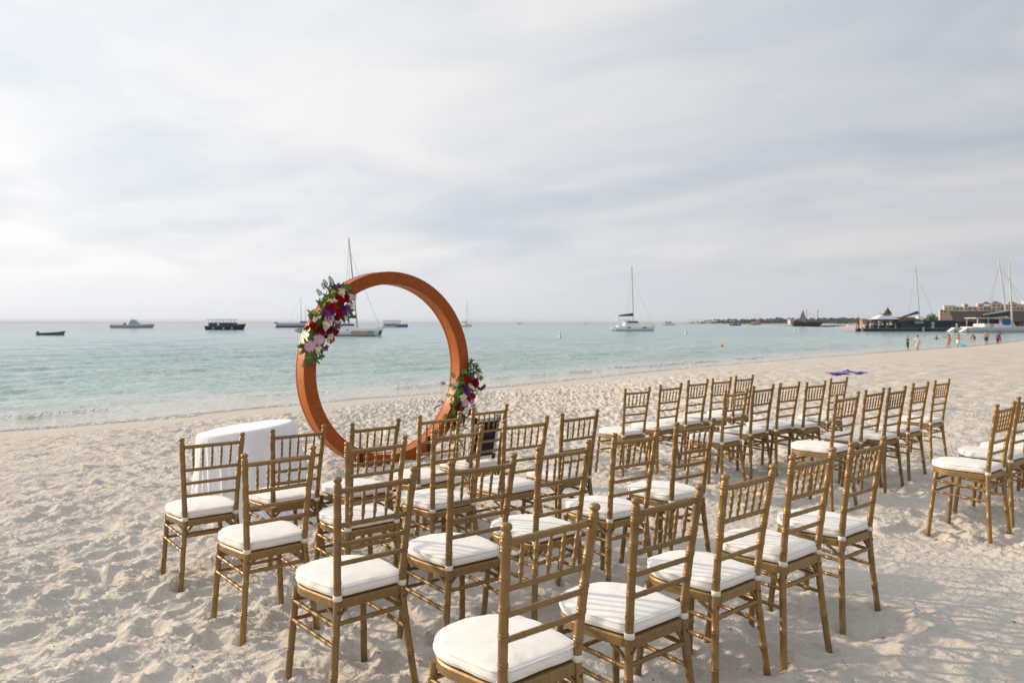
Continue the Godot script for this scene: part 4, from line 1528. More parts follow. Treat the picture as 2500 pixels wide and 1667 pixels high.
	# the large white catamaran
	t = sea_thing("catamaran", "large white catamaran with tall mast and dark furled sail, right of the arch", "catamaran", 41.9, 273.8, 0.04, "sailing catamarans at anchor")
	catamaran(t, 14.2, 7.4, 1.8, 0.0, Vector3(-0.6, 22.4, 0), mat(Color(0.06, 0.08, 0.07), 0.6), M.white)
	st = news()
	trapezoid(st, -3.4, 2.3, 1.7, 3.5, 2.2, 0.3, 1.3, 0.4)
	cab = part("cabin", st, M.white, t)
	one_box("window_band", Vector3(-0.6, 2.95, 1.96), Vector3(3.4, 0.5, 0.16), M.glass, cab)
	one_box("window_band", Vector3(1.75, 2.75, 0), Vector3(0.2, 0.5, 2.6), M.glass, cab)
	for px in [-2.2, 3.2]:
		one_box("hull_window", Vector3(px, 1.15, 3.68), Vector3(1.3, 0.34, 0.08), M.glass, t)
	one_box("sun_canopy", Vector3(-3.6, 3.75, 0), Vector3(4.6, 0.16, 4.4), M.white, t)
	for z in [-1.9, 1.9]:
		spar("canopy_post", Vector3(-5.6, 1.7, z), Vector3(-5.5, 3.7, z), 0.06, 0.06, M.white, t)
	spar("boom", Vector3(-5.2, 5.0, 0), Vector3(-0.2, 5.1, 0), 0.12, 0.12, M.spar, t)
	sail_cover(t, Vector3(-5.2, 5.2, 0), Vector3(-0.3, 5.6, 0), 0.8, M.dark)
	rail(t, 2.6, 6.8, 1.78, 3.2, 6, 0.65)
	one_box("stern_step", Vector3(-7.0, 1.0, 2.8), Vector3(0.6, 0.3, 1.2), M.tan, t)
	# boats off the far shore
	t = sea_thing("motor_cruiser", "small white motor cruiser just right of the large catamaran", "boat", 177.2, 896.0, 0.0)
	part("hull", hull(15.6, 4.4, 1.4, 2.2), M.white, t)
	one_box("canopy", Vector3(-1.0, 4.0, 0), Vector3(8.6, 0.3, 3.4), M.tan, t)
	one_box("cabin", Vector3(-1.0, 2.4, 0), Vector3(8.0, 2.6, 3.0), M.greyhull, t)
	t = sea_thing("motor_boat", "low blue motorboat off the far shore", "boat", 231.3, 821.3, 0.0)
	part("hull", hull(12.6, 3.8, 1.3, 1.9), M.blue, t)
	one_box("cabin", Vector3(-0.6, 2.0, 0), Vector3(4.6, 1.4, 2.4), mat(Color(0.2, 0.3, 0.36), 0.5), t)
	t = sea_thing("ketch", "pinkish hulled ketch with two pale masts off the far shore", "sailboat", 336.0, 1095.0, 0.0)
	part("hull", hull(16.0, 4.4, 1.6, 2.4), mat(Color(0.42, 0.2, 0.16), 0.6), t)
	one_box("cabin", Vector3(-1.6, 3.0, 0), Vector3(7.0, 2.4, 2.6), mat(Color(0.52, 0.34, 0.28), 0.6), t)
	spar("mast", Vector3(0.6, 2.0, 0), Vector3(0.4, 17.5, 0), 0.32, 0.24, M.palespar, t)
	spar("mast", Vector3(4.6, 2.0, 0), Vector3(4.5, 17.0, 0), 0.3, 0.22, M.palespar, t)
	# dark wooden sailing ship with one grey sail
	t = sea_thing("sailing_ship", "dark wooden two-masted ship with one pale triangular sail before the far shore", "sailing ship", 252.2, 675.1, 0.0)
	part("hull", hull(27.0, 6.0, 3.4, 3.6, 0.8, -0.6, 0.16), mat(Color(0.035, 0.018, 0.014), 0.7), t)
	one_box("stern_castle", Vector3(-9.4, 3.6, 0), Vector3(7.6, 1.6, 4.0), M.brown, t)
	one_box("deck_house", Vector3(2.0, 3.6, 0), Vector3(8.0, 0.9, 3.2), mat(Color(0.05, 0.08, 0.04), 0.8), t)
	spar("bowsprit", Vector3(11.5, 3.2, 0), Vector3(16.6, 5.2, 0), 0.24, 0.12, M.dark, t)
	spar("mast", Vector3(-1.6, 3.0, 0), Vector3(-1.8, 14.0, 0), 0.3, 0.16, M.dark, t)
	spar("mast", Vector3(7.8, 3.0, 0), Vector3(7.6, 13.6, 0), 0.3, 0.16, M.dark, t)
	st = news()
	var fr := []
	for side in [0.0, 0.12]:
		fr.append(PackedVector3Array([Vector3(-8.2, 4.2, side), Vector3(-2.0, 4.2, side + 0.4), Vector3(-3.0, 8.6, side + 0.5), Vector3(-4.9, 14.0, side), Vector3(-6.6, 10.0, side + 0.2)]))
	st.set_smooth_group(-1)
	loft(st, [fr[0], fr[1]], true)
	part("sail", st, mat(Color(0.36, 0.34, 0.31), 0.9), t)
	wires("stay", [[Vector3(-1.8, 13.6, 0), Vector3(-12.0, 4.4, 0)], [Vector3(7.6, 13.2, 0), Vector3(16.0, 5.0, 0)], [Vector3(-1.8, 13.6, 0), Vector3(7.6, 5.0, 0)]], 0.06, t, M.wire)
	# buoys
	for b in [[8.9, 147.1, "white", "thin pale marker buoy in open water between arch and large catamaran"], [44.1, 201.1, "white", "white conical buoy right of the large catamaran"], [90.0, 252.7, "white", "pale pink conical buoy left of the pier"]]:
		var o := sea_thing("marker_buoy", b[3], "buoy", b[0], b[1], 0.0, "pale marker buoys")
		o.scale = Vector3.ONE * 0.85
		var bm := mat(Color(0.72, 0.64, 0.60), 0.6)
		st = news()
		lathe(st, [[0.42, -0.2], [0.5, 0.05], [0.42, 0.3], [0.2, 0.42]], 12)
		part("float", st, bm, o)
		st = news()
		lathe(st, [[0.2, 0.4], [0.17, 0.9], [0.13, 1.35], [0.03, 1.5]], 10)
		part("top_mark", st, bm, o)
	var o := sea_thing("ball_buoy", "small red ball buoy in the shallows beyond the right block", "buoy", 23.5, 88.8)
	st = news()
	ball(st, Vector3(0, 0.12, 0), Vector3(0.17, 0.19, 0.17), 10, 7)
	part("float", st, M.orange, o)
	o = sea_thing("ball_buoy", "round white mooring buoy just left of the pier", "buoy", 219.4, 518.7)
	st = news()
	ball(st, Vector3(0, 0.6, 0), Vector3(1.0, 1.0, 1.0), 10, 7)
	part("float", st, M.white, o)

# ------------------------------------------------------------------ the pier with its bar, and what lies round it
func make_pier() -> void:
	var Z := -252.7
	var t := thing("pier_bar", "dark teal pier with open bar, pointed shingle spire and blue hut", "pier", Vector3(109.3, SEA, Z))
	var e := func(px: float) -> float: return (px - 95.0) * 0.0122   # metres along the pier
	one_box("deck", Vector3(16.9, 0.86, -5), Vector3(33.8, 0.3, 10), M.tan, t)
	one_box("deck_skirt", Vector3(16.9, 0.42, 0.12), Vector3(33.8, 0.95, 0.16), M.teal, t)
	for k in 12:
		spar("pile", Vector3(0.6 + k * 2.95, -2.5, -0.4), Vector3(0.6 + k * 2.95, 1.0, -0.4), 0.2, 0.2, M.teal, t)
	spar("corner_post", Vector3(0.25, 0.2, 0.3), Vector3(0.25, 3.1, 0.3), 0.2, 0.18, mat(Color(0.36, 0.17, 0.09), 0.8), t)
	for px in [2.0, 21.4]:
		var st := news()
		tube(st, [Vector3(px, 0.0, 0.5), Vector3(px, 1.5, 0.5)], [0.4, 0.36], 10)
		part("fender", st, mat(Color(0.45, 0.36, 0.26), 0.8), t)
	one_box("painted_opening", Vector3(22.2, 0.35, 0.22), Vector3(4.6, 0.8, 0.1), M.black, t)  # solid black slab on the skirt, painting the shade of an opening
	# open bar on the left half
	for px in [4.4, 7.2, 9.8, 12.6]:
		one_box("bar_post", Vector3(px, 2.2, -0.6), Vector3(0.32, 2.4, 0.32), mat(Color(0.03, 0.028, 0.024), 0.8), t)
		one_box("bar_post", Vector3(px, 2.2, -7.6), Vector3(0.32, 2.4, 0.32), mat(Color(0.03, 0.028, 0.024), 0.8), t)
	one_box("awning", Vector3(8.4, 3.5, -0.4), Vector3(7.0, 0.55, 1.8), mat(Color(0.03, 0.075, 0.12), 0.6), t)
	one_box("bar_counter", Vector3(9.2, 1.5, -3.0), Vector3(9.4, 1.0, 1.0), M.brown, t)
	one_box("yellow_awning", Vector3(3.7, 3.1, -3.0), Vector3(1.3, 0.4, 1.2), mat(Color(0.4, 0.26, 0.04), 0.7), t)
	var st := news()
	trapezoid(st, 7.0, 14.4, 3.9, 5.3, 3.2, 2.6, 2.6, 2.2)
	part("tent_roof", st, mat(Color(0.62, 0.62, 0.62), 0.8), t).position.z = -3.6
	st = news()
	trapezoid(st, 9.8, 12.6, 5.2, 5.7, 1.5, 0.1, 0.1, 0.1)
	part("spire_base", st, mat(Color(0.16, 0.16, 0.155), 0.8), t).position.z = -3.6
	st = news(false)
	lathe(st, [[1.45, 5.6], [0.75, 6.6], [0.08, 7.6]], 4, Vector3(11.95, 0, -3.6), Basis(Vector3.UP, PI / 4), true)
	part("spire", st, mat(Color(0.075, 0.055, 0.04), 0.9), t)
	spar("finial", Vector3(11.95, 7.5, -3.6), Vector3(11.95, 8.6, -3.6), 0.1, 0.05, M.spar, t)
	st = news()
	trapezoid(st, 11.0, 22.6, 3.2, 4.6, 4.0, 2.6, 2.4, 3.2)
	part("long_roof", st, mat(Color(0.10, 0.042, 0.02), 0.9), t).position.z = -4.6
	var people_spots := [5.4, 6.4, 8.0, 8.8, 10.4, 11.2, 13.2, 14.0]
	for k in people_spots.size():
		var col: Color = [Color(0.55, 0.53, 0.5), Color(0.3, 0.16, 0.1), Color(0.6, 0.6, 0.62), Color(0.1, 0.1, 0.1)][k % 4]
		st = news()
		tube(st, [Vector3(people_spots[k], 1.0, -1.4), Vector3(people_spots[k], 1.7, -1.4), Vector3(people_spots[k], 2.3, -1.4), Vector3(people_spots[k], 2.48, -1.4)], [0.2, 0.26, 0.24, 0.08], 8)
		ball(st, Vector3(people_spots[k], 2.62, -1.4), Vector3(0.12, 0.15, 0.13), 8, 6)
		var g := part("person", st, mat(col, 0.8), self)
		g.position = t.position
		tag(g, "guest in %s, %s from the left at the pier's open bar" % [["a pale shirt", "brown", "light grey", "black"][k % 4], ["first", "second", "third", "fourth", "fifth", "sixth", "seventh", "eighth"][k]], "person", "guests at the pier bar")
	for px in [8.6, 10.9]:
		st = news()
		lathe(st, [[0.9, 2.9], [0.5, 3.15], [0.03, 3.3]], 8, Vector3(px, 0, -1.9))
		part("parasol", st, M.white, t)
	# blue huts on the right half
	one_box("hut_wall", Vector3(18.4, 1.75, -3.6), Vector3(7.0, 1.6, 6.0), mat(Color(0.012, 0.045, 0.075), 0.7), t)
	for k in 5:
		one_box("window_frame", Vector3(19.4 + k * 0.62, 2.9, -0.5), Vector3(0.5, 0.7, 0.1), M.palespar, t)
	one_box("window_strip", Vector3(18.4, 2.9, -3.6), Vector3(7.0, 0.8, 6.0), M.dark, t)
	one_box("hut_wall", Vector3(27.0, 1.95, -3.4), Vector3(10.0, 2.6, 6.2), mat(Color(0.006, 0.03, 0.055), 0.7), t)
	one_box("hut_roof", Vector3(24.4, 3.4, -3.4), Vector3(15.2, 0.22, 7.0), mat(Color(0.05, 0.045, 0.04), 0.9), t)
	st = news()
	ball(st, Vector3(24.8, 2.55, -0.24), Vector3(0.62, 0.62, 0.08), 12, 8)
	ball(st, Vector3(24.8, 1.35, -0.24), Vector3(0.6, 0.55, 0.08), 12, 8)
	part("pale_emblem", st, mat(Color(0.42, 0.42, 0.48), 0.8), t)
	# mast and sail cover of a boat behind the pier
	t = sea_thing("sailboat", "sailboat moored behind the pier bar, tall pale mast and dark sail cover showing", "sailboat", 143.6, 280.0, 0.0)
	part("hull", hull(14.0, 4.2, 1.6, 2.0), M.white, t)
	spar("mast", Vector3(0.3, 1.6, 0), Vector3(-1.5, 22.3, 0), 0.26, 0.2, M.palespar, t)
	sail_cover(t, Vector3(-6.4, 4.6, 0), Vector3(-0.6, 6.4, 0), 0.9, M.navy)
	one_box("cabin", Vector3(0.0, 3.6, 0), Vector3(1.6, 2.6, 2.0), M.white, t)
	wires("stay", [[Vector3(-1.3, 19.5, 0), Vector3(6.8, 2.0, 0)], [Vector3(-1.5, 22.0, 0), Vector3(-5.2, 2.0, 1.8)]], 0.035, t, M.wire)
	# thatched halls on the shore behind
	for q in [[148.9, 268.0, 13.6, "large thatched hall with brown plank wall behind the blue hut on the pier", 0.0], [168.3, 268.0, 18.0, "second thatched hall, cut off by the right edge", 0.0]]:
		t = thing("thatched_hall", q[3], "building", Vector3(q[0], SEA, -q[1]), q[4], "thatched halls")
		var w: float = q[2]
		one_box("wall", Vector3(w * 0.5, 1.9, -4.0), Vector3(w - 1.6, 3.0, 6.0), M.brown, t)
		var left := 2.0 if w < 16.0 else 1.2
		st = news()
		trapezoid(st, -0.4, w + 0.4, 3.1, 6.7, 5.0, left * 0.5, 0.5, 4.2)
		part("thatch_roof", st, thatch(), t).position.z = -4.0
		for px in [0.4, w * 0.5, w - 0.4]:
			spar("post", Vector3(px, 0, 0.2), Vector3(px, 3.2, 0.2), 0.16, 0.16, M.brown, t)
	t = thing("snack_hut", "small hut with pale counter between pier and thatched hall", "hut", Vector3(140.9, SEA, -257.0))
	one_box("wall", Vector3(1.4, 1.9, -1.5), Vector3(2.6, 2.4, 2.0), mat(Color(0.02, 0.016, 0.012), 0.9), t)
	one_box("counter", Vector3(1.6, 1.3, -0.3), Vector3(2.2, 0.9, 0.4), M.tan, t)
	one_box("roof", Vector3(1.4, 3.2, -1.2), Vector3(3.2, 0.2, 3.0), M.brown, t)
	one_box("white_board", Vector3(2.9, 1.8, 0.0), Vector3(0.9, 1.5, 0.1), M.white, t)
	# the big party catamaran at the right edge
	t = sea_thing("party_catamaran", "big white party catamaran with canopy at the right edge before the thatched halls", "catamaran", 129.6, 222.0, -0.03)
	for s in [-1.0, 1.0]:
		var h := part("hull", hull(26.0, 2.2, 1.4, 1.9, 0.9, -0.4, 0.04), mat(Color(0.40, 0.43, 0.44), 0.4), t)
		h.position = Vector3(8.6, 0, s * 3.2)
		for k in 3:
			one_box("stern_stair", Vector3(-12.9 - k * 0.55, 1.15 - k * 0.38, 0), Vector3(0.8, 0.3, 1.7), M.white, h)
	one_box("bridge_deck", Vector3(9.0, 1.35, 0), Vector3(23.0, 0.5, 6.4), M.white, t)
	one_box("cabin_wall", Vector3(4.6, 2.0, 0), Vector3(7.4, 0.9, 5.6), M.white, t)
	one_box("canopy", Vector3(3.4, 4.05, 0), Vector3(9.8, 0.22, 6.0), M.palespar, t)
	for px in [-0.9, 2.0, 5.0]:
		for z in [-2.8, 2.8]:
			spar("canopy_post", Vector3(px, 1.5, z), Vector3(px, 4.0, z), 0.08, 0.08, M.palespar, t)
	one_box("shade_screen", Vector3(4.4, 3.1, -1.0), Vector3(5.6, 1.2, 0.2), mat(Color(0.12, 0.11, 0.11), 0.8), t)
	one_box("blue_screen", Vector3(6.9, 2.9, 2.9), Vector3(1.9, 1.5, 0.2), M.blue, t)
	st = news()
	trapezoid(st, 7.9, 9.8, 1.6, 3.9, 2.6, 0.1, 1.5, 0.3)
	part("windscreen", st, M.greyhull, t)
	rail(t, -2.6, 1.6, 1.6, 3.9, 7, 0.9)
	rail(t, 9.8, 20.0, 1.8, 3.9, 10, 0.8)
	st = news()
	for k in 12:
		var a := TAU * k / 12.0
		ball(st, Vector3(2.3 + cos(a) * 0.4, 2.0 + sin(a) * 0.4, 3.98), Vector3(0.16, 0.16, 0.1), 6, 4)
	part("life_ring", st, M.orange, t)
	spar("boom", Vector3(2.2, 4.9, 0), Vector3(9.0, 6.1, 0), 0.2, 0.2, M.palespar, t)
	sail_cover(t, Vector3(1.2, 4.5, 0.2), Vector3(8.8, 5.3, 0.2), 1.1, M.dark)
	spar("mast", Vector3(8.9, 1.8, 0), Vector3(6.2, 19.9, 0), 0.24, 0.16, M.palespar, t)
	wires("stay", [[Vector3(6.4, 19.0, 0), Vector3(1.4, 2.0, 3.0)], [Vector3(6.4, 19.0, 0), Vector3(3.8, 2.0, -3.0)], [Vector3(6.6, 17.5, 0), Vector3(19, 2.0, 0)]], 0.03, t, M.wire)
	t = sea_thing("blue_catamaran", "catamaran with bright blue hull, mostly beyond the right edge", "catamaran", 140.2, 219.0, -0.05)
	part("hull", hull(16.0, 2.6, 1.4, 1.9, 0.9, -0.4, 0.05), M.blue, t).position.x = 7.6
	one_box("deck", Vector3(8.0, 1.7, 0), Vector3(11.0, 0.25, 5.0), M.white, t)
	spar("mast", Vector3(2.4, 1.8, -8), Vector3(1.2, 20.2, -8), 0.25, 0.16, M.palespar, t)
	wires("stay", [[Vector3(-0.1, 18.0, -8), Vector3(7.0, 2.0, -8)], [Vector3(-0.1, 18.6, -8), Vector3(-0.8, 2.0, -6)]], 0.03, t, M.wire)
	t = sea_thing("tender", "small grey tender tied up before the snack hut", "dinghy", 134.6, 235.0, 0.1)
	part("hull", hull(4.2, 1.5, 0.5, 0.9, 0.9, -0.1, 0.03), M.greyhull, t)
	one_box("console", Vector3(-0.3, 0.9, 0), Vector3(0.6, 0.7, 0.6), M.white, t)

func thatch() -> StandardMaterial3D:
	if not M.has("thatch"):
		var m := mat(Color(0.125, 0.098, 0.085), 0.95)
		m.albedo_texture = noise_tex(noise(FastNoiseLite.TYPE_SIMPLEX, 0.03, 4, 601), 256, Color(0.55, 0.5, 0.5), Color(1, 1, 1))
		m.uv1_triplanar = true
		m.uv1_scale = Vector3(1.2, 0.2, 1.2)
		M.thatch = m
	return M.thatch

# ------------------------------------------------------------------ hotel
func make_hotel() -> void:
	var wall := mat(Color(0.60, 0.49, 0.32), 0.85)
	var pale := mat(Color(0.70, 0.64, 0.52), 0.85)
	var glass := mat(Color(0.06, 0.07, 0.08), 0.3)
	var roof := mat(Color(0.10, 0.07, 0.065), 0.9)
	var t := thing("beach_hotel", "long cream-yellow hotel with many balconies and dark hipped roofs at right", "hotel", Vector3(485.0, SEA, -900.0), -0.40)
	var win := BoxMesh.new()
	win.size = Vector3(2.2, 1.9, 0.5)
	var slab := {}
	# [left, width, height, set back]
	var blocks := [[0.0, 14.0, 17.2, 0.0], [4.5, 11.5, 21.8, 3.0], [16.0, 8.0, 20.5, 5.0], [24.0, 4.0, 23.2, 1.0], [28.0, 9.5, 20.4, 5.0], [37.5, 6.0, 23.6, 1.0], [43.5, 7.0, 21.0, 5.0], [50.5, 9.0, 24.6, 0.0], [59.5, 7.0, 23.0, 3.0], [66.5, 8.0, 24.0, 0.5], [74.5, 7.0, 22.8, 4.0], [81.5, 10.0, 26.0, 0.0], [91.5, 10.0, 25.6, 2.0], [101.5, 12.0, 28.4, -1.0]]
	for b in blocks:
		var wl := one_box("wall", Vector3(b[0] + b[1] * 0.5, b[2] * 0.5, -8.0 - b[3]), Vector3(b[1], b[2], 16.0), wall, t)
		one_box("parapet", Vector3(b[0] + b[1] * 0.5, b[2] + 0.3, -8.0 - b[3]), Vector3(b[1] + 0.5, 0.7, 16.5), pale, wl)
		var floors := int((b[2] - 1.5) / 3.1)
		var bays := maxi(1, int(b[1] / 3.3))
		for f in floors:
			if f > 0:
				one_box("balcony", Vector3(b[0] + b[1] * 0.5, 1.0 + f * 3.1, 0.5 - b[3]), Vector3(b[1] - 0.4, 0.9, 1.2), pale, wl)
			for k in bays:
				var o := put("window", win, glass, wl)
				o.position = Vector3(b[0] + b[1] * (k + 0.5) / bays, 2.9 + f * 3.1, -0.1 - b[3])
	for r in [[46.0, 26.4], [55.0, 27.0], [70.5, 26.6], [86.5, 29.0]]:
		var st := news(false)
		lathe(st, [[6.2, -2.6], [5.6, -2.0], [0.4, 0.4]], 4, Vector3(r[0], r[1] - 0.2, -7.0), Basis(Vector3.UP, PI / 4))
		part("hip_roof", st, roof, t)
	for spot in [[486.0, 880.0, 9.0, 0], [462.0, 700.0, 8.5, 1], [330.0, 520.0, 6.5, 2]]:
		pass
	for p in [[176.0, 285.0, 5.8, "bushy green tree between the two thatched halls"], [181.0, 300.0, 7.0, "darker green tree behind the second thatched hall"], [158.5, 300.0, 5.2, "low tree peeping over the first thatched roof"]]:
		tree(p[0], p[1], p[2], p[3])

func tree(x: float, zd: float, high: float, label: String) -> void:
	var t := thing("shore_tree", label, "tree", Vector3(x, SEA + 0.8, -zd), rng.randf() * TAU, "trees by the thatched halls")
	spar("trunk", Vector3.ZERO, Vector3(0.2, high * 0.6, 0), 0.22, 0.1, M.brown, t)
	var st := news()
	var g := RandomNumberGenerator.new()
	g.seed = int(x * 10.0)
	for k in 420:
		var d := Vector3(g.randfn(), g.randfn(), g.randfn()).normalized() * pow(g.randf(), 0.4)
		var c := Vector3(0, high * 0.68, 0) + d * Vector3(high * 0.42, high * 0.34, high * 0.42) * g.randf_range(0.7, 1.1)
		var out := Vector3(g.randf_range(-1, 1), g.randf_range(-0.6, 0.8), g.randf_range(-1, 1)).normalized()
		petal(st, c, out, out.cross(Vector3(g.randf(), g.randf(), g.randf())).normalized(), g.randf_range(0.4, 0.8), 0.3, 0.1, 2)
	part("crown", st, leafy(Color(0.04, 0.085, 0.025)), t)

# ------------------------------------------------------------------ far shore
func make_far_shore() -> void:
	# low land beyond the bay
	var st := news()
	var n := noise(FastNoiseLite.TYPE_SIMPLEX, 0.004, 3, 701)
	var rows := []
	for i in 90:
		var f := i / 89.0
		var x := lerpf(290.0, 1500.0, f)
		var zd := 1560.0 - 380.0 * f
		var row := []
		for j in 6:
			var g := j / 5.0
			var h := (9.0 + 22.0 * smoothstep(0.45, 0.9, f)) * smoothstep(0.0, 1.0, g) * (0.8 + 0.5 * n.get_noise_2d(x, g * 300.0)) * smoothstep(0.0, 0.12, f)
			row.append(Vector3(x + g * 120.0, SEA - 0.5 + 1.6 * minf(g * 12.0, 1.0) + h, -zd - g * 500.0))
		rows.append(row)
	for i in 89:
		for j in 5:
			quad(st, rows[i][j], rows[i + 1][j], rows[i + 1][j + 1], rows[i][j + 1])
	part("far_land", st, mat(Color(0.13, 0.14, 0.11), 0.95), self).set_meta("kind", "structure")
	# scrub and trees along it, one mass
	var clump := news()
	var g := RandomNumberGenerator.new()
	g.seed = 17
	for k in 26:
		var d := Vector3(g.randfn(), absf(g.randfn()) * 0.8, g.randfn()).normalized()
		petal(clump, d * 0.5, Vector3(g.randf_range(-1, 1), g.randf_range(-0.3, 1), g.randf_range(-1, 1)).normalized(), d, 0.8, 0.7, 0.2, 2)
	ball(clump, Vector3(0, 0.35, 0), Vector3(0.75, 0.6, 0.75), 7, 5)
	var mesh := done(clump)
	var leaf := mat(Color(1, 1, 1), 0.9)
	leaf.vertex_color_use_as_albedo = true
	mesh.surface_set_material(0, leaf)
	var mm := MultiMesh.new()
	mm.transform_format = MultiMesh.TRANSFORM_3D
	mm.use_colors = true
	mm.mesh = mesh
	mm.instance_count = 1500
	for k in 1500:
		var f := pow(g.randf(), 0.85)
		var back := g.randf()
		back *= back
		var x := lerpf(330.0, 1460.0, f) + back * 80.0
		var zd := 1556.0 - 380.0 * (x - 290.0) / 1210.0 + back * 330.0 + 8.0
		var s := g.randf_range(2.2, 5.0) * smoothstep(0.0, 0.15, f + 0.03)
		var y := SEA + 0.6 + (8.0 + 20.0 * smoothstep(0.45, 0.9, f)) * smoothstep(0.0, 1.0, back)
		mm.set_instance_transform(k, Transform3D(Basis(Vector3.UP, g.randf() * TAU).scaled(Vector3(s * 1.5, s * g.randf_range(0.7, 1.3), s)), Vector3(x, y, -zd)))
		var c := Color(0.065, 0.08, 0.06).lerp(Color(0.13, 0.14, 0.105), g.randf())  # scrub greens lightened, part of the distance haze painted into their colour
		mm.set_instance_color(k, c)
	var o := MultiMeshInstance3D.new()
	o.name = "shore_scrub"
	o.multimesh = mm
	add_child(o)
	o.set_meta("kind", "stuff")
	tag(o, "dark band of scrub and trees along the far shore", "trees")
	# pale strip of beach
	st = news(false)
	for i in 60:
		var f0 := i / 60.0
		var f1 := (i + 1) / 60.0
		var a := Vector3(lerpf(300.0, 1480.0, f0), SEA + 0.1, -1554.0 + 380.0 * f0)
		var b := Vector3(lerpf(300.0, 1480.0, f1), SEA + 0.1, -1554.0 + 380.0 * f1)
		quad(st, a, b, b + Vector3(0, 1.7, -9), a + Vector3(0, 1.7, -9))
	part("far_beach", st, mat(Color(0.46, 0.40, 0.33), 0.95), self).set_meta("kind", "structure")
	# houses among the trees
	var tints := [["white", Color(0.60, 0.58, 0.54)], ["cream", Color(0.52, 0.42, 0.28)], ["pink", Color(0.48, 0.25, 0.2)], ["grey", Color(0.32, 0.32, 0.33)]]
	var spots := [[520.0, 9.0, 5.0, 0], [640.0, 14.0, 6.0, 2], [700.0, 20.0, 6.0, 0], [745.0, 16.0, 8.0, 0], [800.0, 12.0, 7.0, 3], [838.0, 16.0, 9.0, 2], [880.0, 24.0, 9.0, 0], [925.0, 14.0, 13.0, 1], [960.0, 22.0, 15.0, 2], [990.0, 20.0, 10.0, 0], [1010.0, 18.0, 18.0, 1], [1045.0, 26.0, 14.0, 3], [1085.0, 22.0, 19.0, 2], [1120.0, 28.0, 16.0, 1]]
	for k in spots.size():
		var q = spots[k]
		var zd: float = 1550.0 - 380.0 * (q[0] - 290.0) / 1210.0 + (30.0 if q[2] > 12.0 else 2.0)
		var say: String = tints[q[3]][0]
		var h := thing("shore_house", "distant %s house on the far shore, %s from the pier bar's spire" % [say, ["fourteenth", "thirteenth", "twelfth", "eleventh", "tenth", "ninth", "eighth", "seventh", "sixth", "fifth", "fourth", "third", "second", "first"][k] + " to the left"], "house", Vector3(q[0], SEA + (1.0 if q[2] < 12.0 else 7.0), -zd), 0.3, "houses on the far shore")
		var m := mat(tints[q[3]][1], 0.85)
		one_box("wall", Vector3(0, 3.2, 0), Vector3(q[1], 6.4, 8.0), m, h)
		st = news()
		trapezoid(st, -q[1] * 0.54, q[1] * 0.54, 6.4, 9.4, 4.6, q[1] * 0.2, q[1] * 0.2, 4.0)
		part("roof", st, mat(Color(0.26, 0.11, 0.075), 0.9) if k % 3 else mat(Color(0.3, 0.29, 0.28), 0.9), h)
		for w in int(q[1] / 5.0):
			one_box("window", Vector3(-q[1] * 0.5 + 2.6 + w * 5.0, 3.4, 4.0), Vector3(1.8, 1.6, 0.2), M.glass, h)

